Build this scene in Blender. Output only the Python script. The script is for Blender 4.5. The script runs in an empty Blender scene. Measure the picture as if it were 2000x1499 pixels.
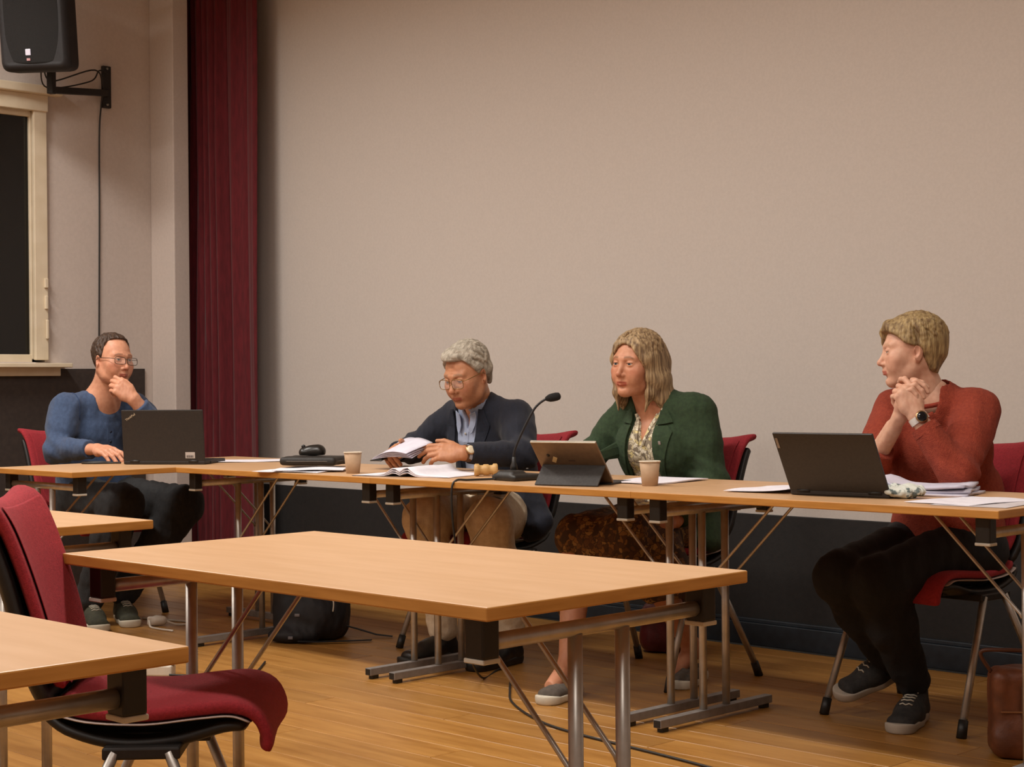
import bpy, bmesh, math, random
import numpy as np
from mathutils import Vector, Matrix
import openvdb
random.seed(7); np.random.seed(7)
SC = bpy.context.scene
COL = SC.collection

# ---------------------------------------------------------------- camera
cam_d = bpy.data.cameras.new('camera'); cam = bpy.data.objects.new('camera', cam_d); COL.objects.link(cam)
SC.camera = cam
cam_d.sensor_fit = 'HORIZONTAL'; cam_d.sensor_width = 36.0; cam_d.lens = 3244.0/2000*36.0
cam_d.clip_start = 0.05; cam_d.clip_end = 60
YAW, PITCH, ROLL = 0.7841, -0.001, -0.0091
_F = Vector((-math.sin(YAW)*math.cos(PITCH), math.cos(YAW)*math.cos(PITCH), math.sin(PITCH)))
_R = Vector((math.cos(YAW), math.sin(YAW), 0)); _U = _R.cross(_F)
_R2 = _R*math.cos(ROLL)+_U*math.sin(ROLL); _U2 = -_R*math.sin(ROLL)+_U*math.cos(ROLL)
_m = Matrix((_R2, _U2, -_F)).transposed().to_4x4(); _m.translation = Vector((1.0472, -3.8131, 1.065))
cam.matrix_world = _m

# ---------------------------------------------------------------- world and lamps
w = bpy.data.worlds.new('world'); SC.world = w; w.use_nodes = True
w.node_tree.nodes['Background'].inputs[0].default_value = (0.9, 0.75, 0.62, 1)
w.node_tree.nodes['Background'].inputs[1].default_value = 0.02
SC.view_settings.view_transform = 'Standard'; SC.view_settings.look = 'None'
SC.view_settings.gamma = 1.0; SC.view_settings.use_curve_mapping = False
SC.view_settings.exposure = -0.12
SC.cycles.use_denoising = True
SC.cycles.max_bounces = 8
LAMPS = [(-5.5, -1.1, 80, 'white ceiling lamp nearest the red stage curtain'), (-2.9, -1.1, 56, 'white ceiling lamp in front of the man in navy'), (-0.5, -1.1, 38, 'white ceiling lamp in front of the woman in the red sweater'),
         (-5.3, -3.5, 60, 'white ceiling lamp towards the window wall, second row'), (-2.6, -3.5, 56, 'white ceiling lamp over the foreground tables, second row'), (0.4, -3.5, 46, 'white ceiling lamp over the photographer, second row')]
LAMP_COL = (1.0, 0.955, 0.90)
LAMP_SPREAD = math.radians(157)

# ---------------------------------------------------------------- helpers: colour, materials
def lin(c):
    if isinstance(c, str):
        c = c.lstrip('#'); c = [int(c[i:i+2], 16)/255 for i in (0, 2, 4)]
    return tuple((v/12.92 if v <= 0.04045 else ((v+0.055)/1.055)**2.4) for v in c)
MATS = {}
def mat(name, c1, c2=None, rough=0.6, metal=0.0, scale=20.0, bump=0.0, bscale=None, stretch=(1, 1, 1), detail=3.0,
        spec=0.5, contrast=(0.35, 0.65), sheen=0.0, emit=None, trans=0.0, coat=0.0, alpha=1.0, attr=None, sss=0.0):
    """node material: noise mixes two colours; noise drives bump."""
    if name in MATS: return MATS[name]
    m = bpy.data.materials.new(name); MATS[name] = m; m.use_nodes = True
    nt = m.node_tree; N = nt.nodes; L = nt.links; b = N['Principled BSDF']
    tc = N.new('ShaderNodeTexCoord'); mp = N.new('ShaderNodeMapping'); mp.inputs['Scale'].default_value = stretch
    L.new(tc.outputs['Object'], mp.inputs['Vector'])
    nz = N.new('ShaderNodeTexNoise'); nz.inputs['Scale'].default_value = scale; nz.inputs['Detail'].default_value = detail
    L.new(mp.outputs[0], nz.inputs['Vector'])
    rp = N.new('ShaderNodeValToRGB'); rp.color_ramp.elements[0].position = contrast[0]; rp.color_ramp.elements[1].position = contrast[1]
    a = lin(c1); bb = lin(c2) if c2 else tuple(v*0.88 for v in a)
    rp.color_ramp.elements[0].color = (*a, 1); rp.color_ramp.elements[1].color = (*bb, 1)
    L.new(nz.outputs['Fac'], rp.inputs['Fac'])
    if attr:
        at = N.new('ShaderNodeAttribute'); at.attribute_name = attr
        mx = N.new('ShaderNodeMix'); mx.data_type = 'RGBA'; mx.blend_type = 'MULTIPLY'; mx.inputs[0].default_value = 1.0
        L.new(at.outputs['Color'], mx.inputs[6]); L.new(rp.outputs[0], mx.inputs[7]); L.new(mx.outputs[2], b.inputs['Base Color'])
    else:
        L.new(rp.outputs[0], b.inputs['Base Color'])
    b.inputs['Roughness'].default_value = rough; b.inputs['Metallic'].default_value = metal
    b.inputs['Specular IOR Level'].default_value = spec
    b.inputs['Transmission Weight'].default_value = trans; b.inputs['Coat Weight'].default_value = coat
    b.inputs['Sheen Weight'].default_value = sheen; b.inputs['Alpha'].default_value = alpha
    if sss:
        b.inputs['Subsurface Weight'].default_value = sss; b.inputs['Subsurface Radius'].default_value = (0.012, 0.005, 0.003)
        b.inputs['Subsurface Scale'].default_value = 0.6
    if emit:
        b.inputs['Emission Color'].default_value = (*lin(emit[0]), 1); b.inputs['Emission Strength'].default_value = emit[1]
    if bump:
        n2 = N.new('ShaderNodeTexNoise'); n2.inputs['Scale'].default_value = bscale or scale*3; n2.inputs['Detail'].default_value = 3
        L.new(mp.outputs[0], n2.inputs['Vector'])
        bp = N.new('ShaderNodeBump'); bp.inputs['Strength'].default_value = bump; bp.inputs['Distance'].default_value = 0.01
        L.new(n2.outputs['Fac'], bp.inputs['Height']); L.new(bp.outputs[0], b.inputs['Normal'])
    return m

# ---------------------------------------------------------------- helpers: objects
def tag(o, label=None, cat=None, group=None, kind=None):
    if label: o['label'] = label
    if cat: o['category'] = cat
    if group: o['group'] = group
    if kind: o['kind'] = kind
    return o
def empty(name, loc=(0, 0, 0), rz=0.0, label=None, cat=None, group=None):
    o = bpy.data.objects.new(name, None); COL.objects.link(o); o.location = loc; o.rotation_euler = (0, 0, rz)
    o.empty_display_size = 0.05
    return tag(o, label, cat, group)
def mesh_obj(name, verts, faces, m, parent=None, smooth=False, off=None, colors=None, fmats=None):
    me = bpy.data.meshes.new(name)
    V = np.asarray(verts, dtype=float)
    if off is not None: V = V - np.asarray(off)
    if isinstance(faces, np.ndarray): faces = faces.tolist()
    me.from_pydata(V.tolist(), [], faces); me.update()
    ms = m if isinstance(m, (list, tuple)) else [m]
    for k in ms: me.materials.append(k)
    if fmats is not None: me.polygons.foreach_set('material_index', np.asarray(fmats, dtype=np.int32))
    if smooth: me.polygons.foreach_set('use_smooth', np.ones(len(me.polygons), dtype=bool))
    if colors is not None:
        ca = me.color_attributes.new('Col', 'FLOAT_COLOR', 'POINT')
        ca.data.foreach_set('color', np.concatenate([colors, np.ones((len(colors), 1))], 1).astype(np.float32).ravel())
    o = bpy.data.objects.new(name, me); COL.objects.link(o)
    if parent: o.parent = parent
    return o
def copy_tree(o, parent=None):
    c = o.copy(); COL.objects.link(c); c.parent = parent
    for ch in [k for k in bpy.data.objects if k.parent == o]: copy_tree(ch, c)
    return c

class MB:
    """collects pieces of ONE mesh"""
    def __init__(s): s.v = []; s.f = []; s.sm = []
    def add(s, V, F, smooth=False):
        n = len(s.v); s.v += [tuple(float(x) for x in p) for p in V]; s.f += [tuple(int(i)+n for i in f) for f in F]; s.sm += [smooth]*len(F); return s
    def box(s, c, size, rot=None, bev=0.0, seg=2):
        bm = bmesh.new(); bmesh.ops.create_cube(bm, size=1.0)
        bmesh.ops.scale(bm, vec=Vector(size), verts=bm.verts)
        if bev: bmesh.ops.bevel(bm, geom=list(bm.edges), offset=bev, segments=seg, profile=0.5, affect='EDGES')
        M4 = Matrix.Translation(Vector(c)) @ (rot.to_4x4() if rot else Matrix.Identity(4))
        bm.verts.ensure_lookup_table()
        V = [M4 @ v.co for v in bm.verts]; F = [[v.index for v in f.verts] for f in bm.faces]
        bm.free(); return s.add(V, F, False)
    def tube(s, pts, r, n=10, cap=True, smooth=True):
        pts = [Vector(p) for p in pts]; rs = r if isinstance(r, (list, tuple)) else [r]*len(pts)
        V = []; F = []; up = None
        for i, p in enumerate(pts):
            t = (pts[min(i+1, len(pts)-1)]-pts[max(i-1, 0)]).normalized()
            if up is None:
                up = Vector((0, 0, 1)) if abs(t.z) < 0.9 else Vector((1, 0, 0))
            a = t.cross(up).normalized(); up = a.cross(t).normalized()
            for k in range(n):
                q = 2*math.pi*k/n; V.append(p+(a*math.cos(q)+up*math.sin(q))*rs[i])
        for i in range(len(pts)-1):
            for k in range(n): F.append((i*n+k, i*n+(k+1) % n, (i+1)*n+(k+1) % n, (i+1)*n+k))
        if cap:
            F.append(tuple(range(n))[::-1]); F.append(tuple((len(pts)-1)*n+k for k in range(n)))
        return s.add(V, F, smooth)
    def lathe(s, prof, c=(0, 0, 0), n=24, axis=None):
        """prof: list of (r,z)"""
        q = Vector((0, 0, 1)).rotation_difference(Vector(axis)).to_matrix() if axis else Matrix.Identity(3)
        V = []; F = []
        for (r, z) in prof:
            for k in range(n):
                a = 2*math.pi*k/n; V.append(Vector(c)+q @ Vector((r*math.cos(a), r*math.sin(a), z)))
        for i in range(len(prof)-1):
            for k in range(n): F.append((i*n+k, i*n+(k+1) % n, (i+1)*n+(k+1) % n, (i+1)*n+k))
        F.append(tuple(range(n))[::-1]); F.append(tuple((len(prof)-1)*n+k for k in range(n)))
        return s.add(V, F, True)
    def sweep(s, P, Nn, W, T, n=24, ex=4.0, bow=0.0, wd=None):
        """pad swept along P with normals Nn; half widths W, half thickness T; superellipse section"""
        V = []; F = []; m = len(P)
        for i in range(m):
            p = Vector(P[i]); nn = Vector(Nn[i]).normalized(); t = (Vector(P[min(i+1, m-1)])-Vector(P[max(i-1, 0)])).normalized()
            a = Vector(wd) if wd else t.cross(nn).normalized()
            for k in range(n):
                q = 2*math.pi*k/n; c, d = math.cos(q), math.sin(q)
                x = math.copysign(abs(c)**(2/ex), c)*W[i]; y = math.copysign(abs(d)**(2/ex), d)*T[i]
                V.append(p+a*x+nn*(y+bow*(x/max(W[i], 1e-4))**2*(W[i]/max(W))))
        for i in range(m-1):
            for k in range(n): F.append((i*n+k, i*n+(k+1) % n, (i+1)*n+(k+1) % n, (i+1)*n+k))
        F.append(tuple(range(n))[::-1]); F.append(tuple((m-1)*n+k for k in range(n)))
        return s.add(V, F, True)
    def sheet(s, G, t=0.0):
        """grid of points G[i][j] as a sheet with thickness t (downwards along normals)"""
        G = np.asarray(G, dtype=float); a, b = G.shape[:2]
        if t == 0:
            F = [(i*b+j, i*b+j+1, (i+1)*b+j+1, (i+1)*b+j) for i in range(a-1) for j in range(b-1)]
            return s.add(G.reshape(-1, 3), F, True)
        du = np.gradient(G, axis=0); dv = np.gradient(G, axis=1); nn = np.cross(du, dv); nn /= np.linalg.norm(nn, axis=2, keepdims=True)+1e-9
        H = G-nn*t; V = np.concatenate([G.reshape(-1, 3), H.reshape(-1, 3)]); o = a*b
        F = []
        for i in range(a-1):
            for j in range(b-1):
                q = (i*b+j, i*b+j+1, (i+1)*b+j+1, (i+1)*b+j); F.append(q); F.append(tuple(o+k for k in q[::-1]))
        rim = [i*b for i in range(a)]+[(a-1)*b+j for j in range(1, b)]+[i*b+b-1 for i in range(a-2, -1, -1)]+[j for j in range(b-2, 0, -1)]
        for k in range(len(rim)):
            p, q = rim[k], rim[(k+1) % len(rim)]; F.append((q, p, o+p, o+q))
        return s.add(V, F, False)
    def build(s, name, m, parent=None, off=None):
        o = mesh_obj(name, s.v, s.f, m, parent, off=off)
        o.data.polygons.foreach_set('use_smooth', np.array(s.sm, dtype=bool))
        bm = bmesh.new(); bm.from_mesh(o.data); bmesh.ops.recalc_face_normals(bm, faces=bm.faces); bm.to_mesh(o.data); bm.free()
        return o

def rotz(a): return Matrix.Rotation(a, 3, 'Z')

# ---------------------------------------------------------------- materials
WALL = mat('wall_paint', '#c6bab2', '#c1b5ad', rough=0.9, scale=60, bump=0.08, bscale=220)
SCREENW = mat('screen_paint', '#c9c0b8', '#c5bcb4', rough=0.85, scale=90, bump=0.06, bscale=260)
DARKP = mat('dark_panel', '#1f1c1b', '#191716', rough=0.75, scale=40, bump=0.05)
DARKL = mat('dark_brown_panel', '#362c27', '#2e2521', rough=0.75, scale=40, bump=0.05)
BASEB = mat('blue_grey_base', '#232c35', '#1b232b', rough=0.55, scale=30)
CREAM = mat('cream_paint', '#d9cbb2', '#d2c3a8', rough=0.5, scale=12)
CEIL = mat('ceiling_paint', '#cfc6ba', rough=0.9)
LAMW = mat('lamp_housing', '#e0dcd4', rough=0.5)
BLACKG = mat('night_glass', '#020202', '#040404', rough=0.06, scale=4)
LAM = mat('beech_laminate', '#caa27a', '#c39a70', rough=0.38, scale=9, stretch=(0.5, 4, 4), detail=6, bump=0.02, bscale=400)
EDGE = mat('beech_edge', '#bd8540', '#ad7633', rough=0.4, scale=14, stretch=(0.6, 0.6, 6), detail=5)
CHROME = mat('satin_steel', '#bab5ae', '#aba69f', rough=0.38, metal=0.75, scale=30)
GREYM = mat('grey_painted_steel', '#8b8580', '#7d7772', rough=0.45, metal=0.35, scale=30)
BLACKP = mat('black_plastic', '#15130f', '#1b1815', rough=0.5, scale=60)
BLACKS = mat('black_shell', '#1c1917', '#161412', rough=0.55, scale=80, bump=0.05)
CAPW = mat('pale_plastic', '#c9c4b6', rough=0.5)
REDF = mat('red_wool', '#9c2730', '#8a2029', rough=0.95, scale=160, bump=0.25, bscale=420)
PAPER = mat('paper', '#e6e3ea', '#dcd9e2', rough=0.8, scale=30)
# ================================================================= the room
XL, XRT, YB, YF, ZC = -6.793, 3.4, 1.608, -6.2, 3.7
def struct(name, mb, m, parent=None):
    o = mb.build(name, m, parent)
    if parent is None: o['kind'] = 'structure'
    return o
struct('wall_back', MB().box(((XL+XRT)/2-0.3, YB+0.06, ZC/2), (XRT-XL+0.9, 0.12, ZC)), SCREENW)
wl = MB()
# left wall with window hole: y from -0.62 to 0.53, z from 1.21 to 2.50
wx = XL-0.06
WY0, WY1, WZ0, WZ1 = -0.75, 0.60, 1.19, 2.53
wl.box((wx, (YF+WY0)/2, ZC/2), (0.12, WY0-YF, ZC)).box((wx, (WY1+1.62)/2, ZC/2), (0.12, 1.62-WY1, ZC))
wl.box((wx, (WY0+WY1)/2, WZ0/2), (0.12, WY1-WY0, WZ0)).box((wx, (WY0+WY1)/2, (WZ1+ZC)/2), (0.12, WY1-WY0, ZC-WZ1))
struct('wall_left', wl, WALL)
struct('wall_pilaster', MB().box(((XL-6.568)/2, 1.30, ZC/2), (-6.568-XL, 0.10, ZC-0.01), bev=0.006), WALL)
struct('wall_right', MB().box((XRT+0.06, (YB+YF)/2, ZC/2), (0.12, YB-YF, ZC)), WALL)
struct('wall_front', MB().box(((XL+XRT)/2, YF-0.06, ZC/2), (XRT-XL, 0.12, ZC)), WALL)
struct('ceiling', MB().box(((XL+XRT)/2, (YB+YF)/2, ZC+0.05), (XRT-XL+0.2, YB-YF+0.2, 0.1)), CEIL)
# dark lower panelling
struct('trim_1', MB().box((XL+0.006, (YF+1.196)/2, 0.5775), (0.012, 1.196-YF, 1.155)), DARKL)
struct('trim_2', MB().box(((-6.78+XRT)/2, YB-0.006, 0.2625), (XRT+6.78, 0.012, 0.525), bev=0.003), DARKP)
bb = MB().box(((-6.78+XRT)/2, YB-0.022, 0.045), (XRT+6.78, 0.02, 0.09), bev=0.003)
bb.box(((-6.78+XRT)/2, YB-0.018, 0.098), (XRT+6.78, 0.012, 0.016), bev=0.003)
struct('baseboard_back', bb, BASEB)
# floor: base slab plus single boards where the camera can see them
struct('floor', MB().box(((XL+XRT)/2, (YB+YF)/2, -0.075), (XRT-XL, YB-YF, 0.126)), mat('floor_gap', '#6b4a22', rough=0.8))
floor = bpy.data.objects['floor']
def floor_mat():
    m = bpy.data.materials.new('oak_boards'); m.use_nodes = True; nt = m.node_tree; N = nt.nodes; L = nt.links; b = N['Principled BSDF']
    oi = N.new('ShaderNodeObjectInfo'); tc = N.new('ShaderNodeTexCoord')
    ad = N.new('ShaderNodeVectorMath'); ad.operation = 'MULTIPLY_ADD'
    L.new(oi.outputs['Random'], ad.inputs[1]); ad.inputs[0].default_value = (13, 7, 5); 
    mp = N.new('ShaderNodeMapping'); mp.inputs['Scale'].default_value = (0.9, 9, 9); L.new(tc.outputs['Object'], mp.inputs['Vector']); L.new(mp.outputs[0], ad.inputs[2])
    nz = N.new('ShaderNodeTexNoise'); nz.inputs['Scale'].default_value = 3.0; nz.inputs['Detail'].default_value = 7; nz.inputs['Roughness'].default_value = 0.6
    L.new(ad.outputs[0], nz.inputs['Vector'])
    rp = N.new('ShaderNodeValToRGB'); rp.color_ramp.elements[0].position = 0.3; rp.color_ramp.elements[1].position = 0.72
    rp.color_ramp.elements[0].color = (*lin('#b08042'), 1); rp.color_ramp.elements[1].color = (*lin('#8f6028'), 1)
    L.new(nz.outputs['Fac'], rp.inputs['Fac'])
    hs = N.new('ShaderNodeHueSaturation'); mr = N.new('ShaderNodeMapRange'); mr.inputs[3].default_value = 0.88; mr.inputs[4].default_value = 1.1
    L.new(oi.outputs['Random'], mr.inputs[0]); L.new(mr.outputs[0], hs.inputs['Value']); L.new(rp.outputs[0], hs.inputs['Color']); L.new(hs.outputs[0], b.inputs['Base Color'])
    b.inputs['Roughness'].default_value = 0.36; b.inputs['Specular IOR Level'].default_value = 0.45
    bp = N.new('ShaderNodeBump'); bp.inputs['Strength'].default_value = 0.05; L.new(nz.outputs['Fac'], bp.inputs['Height']); L.new(bp.outputs[0], b.inputs['Normal'])
    return m
OAK = floor_mat()
BW, BL = 0.129, 1.82
plank0 = MB().box((0, 0, -0.006), (BL-0.003, BW-0.0022, 0.012), bev=0.0012, seg=1).build('plank', OAK, floor)
first = True; row = 0
yy = YB-0.06-BW/2
near = []; rest = MB()
while yy > YF+0.1:
    xx = XL+0.02-random.random()*BL
    while xx < XRT:
        x0, x1 = max(xx, XL+0.01), min(xx+BL, XRT-0.01)
        if x1-x0 > 0.08:
            near.append(((x0+x1)/2, yy, (x1-x0)/BL))
        xx += BL
    yy -= BW
def seen(p):
    # floor in the photo's view: a wedge in front of the camera's place, up to the back wall
    dx, dy = p[0]-1.0472, p[1]+3.8131
    fw = -dx*0.706+dy*0.708; rt = dx*0.708+dy*0.706
    return fw > 2.9 and abs(rt) < 0.33*fw+0.9
for (cx, cy, sx) in near:
    if seen((cx, cy)) :
        o = plank0 if first else plank0.copy()
        if not first: COL.objects.link(o)
        first = False
        o.location = (cx, cy, 0); o.scale = (sx, 1, 1)
    else:
        rest.box((cx, cy, -0.006), (BL*sx-0.003, BW-0.0022, 0.012))
tag(rest.build('boards', OAK, floor), kind='stuff')

# window in the left wall
win = empty('window_1', (XL, 0, 0)); win['kind'] = 'structure'
WM = [-XL, 0, 0]
def wpart(name, mb, m, parent=win): return mb.build(name, m, parent, off=(XL, 0, 0))
# casing on the wall face, frame, panes
wpart('casing', MB().box((XL+0.012, 0.573, 1.85), (0.024, 0.075, 1.30), bev=0.004), CREAM)
wpart('casing', MB().box((XL+0.012, -0.72, 1.85), (0.024, 0.075, 1.30), bev=0.004), CREAM)
wpart('head_casing', MB().box((XL+0.016, -0.07, 2.535), (0.032, 1.37, 0.085), bev=0.004), CREAM)
wpart('cornice', MB().box((XL+0.035, -0.05, 2.60), (0.07, 1.46, 0.045), bev=0.005), CREAM)
wpart('sill', MB().box((XL+0.045, -0.05, 1.172), (0.13, 1.50, 0.022), bev=0.004), CREAM)
wpart('apron', MB().box((XL+0.02, -0.05, 1.14), (0.04, 1.44, 0.045), bev=0.004), CREAM)
for yc in (0.555, -0.10, -0.66): wpart('stile', MB().box((XL-0.03, yc, 1.85), (0.04, 0.05, 1.29), bev=0.004), CREAM)
for zc in (1.205, 2.49): wpart('rail', MB().box((XL-0.03, -0.075, zc), (0.038, 1.22, 0.05), bev=0.004), CREAM)
for (a, b) in ((-0.635, -0.125), (-0.075, 0.53)): wpart('pane', MB().box((XL-0.034, (a+b)/2, 1.8475), (0.008, b-a+0.02, 1.25)), BLACKG)
hg = wpart('latch', MB().box((XL+0.03, 0.595, 1.50), (0.018, 0.016, 0.07), bev=0.004).box((XL+0.034, 0.597, 1.36), (0.014, 0.014, 0.10), bev=0.004).box((XL+0.03, 0.595, 1.60), (0.016, 0.02, 0.05), bev=0.004), CREAM)
# night outside: nothing lit, an added dark backing board stands for the unlit street
struct('night_backing', MB().box((XL-0.10, -0.075, 1.85), (0.03, 1.34, 1.33)), mat('night', '#030303', rough=1.0))

# stage curtain
def curtain():
    n = 220; zs = np.linspace(0.02, ZC-0.12, 26)
    x0, x1 = -6.99, -6.088
    V = []; t = np.linspace(0, 1, n)
    # irregular folds: deep gathers towards the pilaster, a broad flat panel at the wall side
    fq = np.interp(t, [0, 0.25, 0.35, 0.62, 0.72, 1.0], [9, 9, 15, 15, 5, 5]); ph = np.cumsum(fq)/n*2*math.pi
    am = np.interp(t, [0, 0.25, 0.62, 0.75, 1.0], [0.05, 0.05, 0.042, 0.02, 0.018])
    for z in zs:
        k = 0.85+0.15*math.sin(z*1.1)
        sway = 0.006*np.sin(z*1.7+t*9)
        fall = (1-(z/ZC))
        x = x0+(x1-x0)*t+0.006*np.sin(2*ph)+fall*0.02*(t-0.5)+0.012*fall*np.sin(t*11+2)
        y = 1.46+am*k*np.sin(ph+0.5*np.sin(z*0.8+t*5))+sway+0.16*am*np.sin(3.1*ph+1+z*.5)
        V.append(np.stack([x, y, np.full(n, z)], 1))
    G = np.array(V); return MB().sheet(G, 0.006)
c = curtain(); c.sm = [True]*len(c.sm)
CURT = mat('curtain_velvet', '#5f121b', '#500d15', rough=0.95, scale=30, sheen=0.08, bump=0.1, bscale=300, stretch=(3, 3, 0.4))
tag(c.build('stage_curtain', CURT), 'dark red pleated stage curtain hanging beside the pale back wall', 'curtain')

# ceiling lamps (out of view above)
k = 0
for (x, y, p, lb) in LAMPS:
    k += 1
    r = empty('ceiling_lamp', (x, y, ZC), 0, lb, 'lamp', 'ceiling lamps')
    MB().box((0, 0, -0.03), (1.26, 0.36, 0.06), bev=0.01).build('housing', LAMW, r)
    MB().box((0, 0, -0.064), (1.2, 0.30, 0.008)).build('diffuser', mat('lamp_diffuser', '#ffffff', rough=0.6, emit=('#ffd9ae', 4.0)), r)
    d = bpy.data.lights.new('ceiling_lamp_light', 'AREA'); d.shape = 'RECTANGLE'; d.size = 1.2; d.size_y = 0.3; d.energy = p; d.color = LAMP_COL; d.spread = LAMP_SPREAD if y > -2 else math.pi
    lo = bpy.data.objects.new('ceiling_lamp_light', d); COL.objects.link(lo); lo.parent = r; lo.location = (0, 0, -0.075)
# ================================================================= tables
TL, TW, TH = 1.2194, 0.6395, 0.73
def make_table():
    r = empty('folding_table')
    # top: laminate faces + beech edge band
    tp = MB().box((0, 0, TH-0.011), (TL, TW, 0.022), bev=0.0025, seg=2)
    o = tp.build('tabletop', [LAM, EDGE], r)
    for p in o.data.polygons: p.material_index = 0 if abs(p.normal.z) > 0.5 else 1
    for s in (-1, 1):
        x = s*(TL/2-0.065)
        MB().tube([(x, -TW/2+0.06, 0.664), (x, TW/2-0.06, 0.664)], 0.0135, 14).build('crossbar', CHROME, r)
        for q in (-1, 1):
            b = MB().box((x, q*(TW/2-0.052), 0.674), (0.042, 0.036, 0.066), bev=0.004).build('bracket_block', BLACKP, r)
            MB().box((x, q*(TW/2-0.052), 0.638), (0.044, 0.038, 0.008), bev=0.002).build('cap', CAPW, b)
            MB().tube([(x, q*0.058, 0.655), (x, q*0.058, 0.04)], 0.0125, 14).build('leg', CHROME, r)
            MB().tube([(x-s*0.012, q*0.058, 0.425), (x-s*0.018, q*0.058, 0.436), (x-s*0.275, q*0.058, 0.690), (x-s*0.285, q*0.058, 0.697)], 0.0048, 8).build('brace', CHROME, r)
        MB().box((x-s*0.292, 0, 0.700), (0.02, 0.15, 0.014), bev=0.002).build('brace_hinge', CAPW, r)
        f = MB().box((x, 0, 0.027), (0.03, TW-0.075, 0.026), bev=0.002).build('foot_bar', GREYM, r)
        for q in (-1, 1):
            MB().box((x, q*(TW/2-0.0385), 0.027), (0.026, 0.004, 0.022), bev=0.001).build('end_cap', BLACKP, f)
            MB().box((x, q*(TW/2-0.065), 0.0075), (0.022, 0.03, 0.015), bev=0.002).build('foot_pad', BLACKP, f)
    return r
table0 = make_table()
XR = -1.0342
TABLES = [
    ((XR-TL/2, TW/2), 0, 'beech folding table in front of the woman in the red sweater'),
    ((XR-1.5*TL, TW/2), 0, 'beech folding table in front of the woman in the green blazer'),
    ((XR-2.5*TL, TW/2), 0, 'beech folding table with black case, beside the man in the navy jacket'),
    ((XR-3*TL-TW/2, -0.4727+TL/2), math.pi/2, 'beech folding table under the laptop of the man in blue'),
    ((-0.7216-TL/2, -2.0969+TW/2), 0, 'large bare beech table in the middle foreground'),
    ((-2.4979-TL/2, -1.5235-TW/2), 0, 'bare beech table at the left edge, behind the red chair'),
    ((-0.7521-TL/2, -2.5993-TW/2), 0, 'nearest bare beech table in the bottom left corner'),
]
for i, ((x, y), rz, lb) in enumerate(TABLES):
    o = table0 if i == 0 else copy_tree(table0)
    o.location = (x, y, 0); o.rotation_euler = (0, 0, rz); tag(o, lb, 'table', 'beech folding tables')

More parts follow.
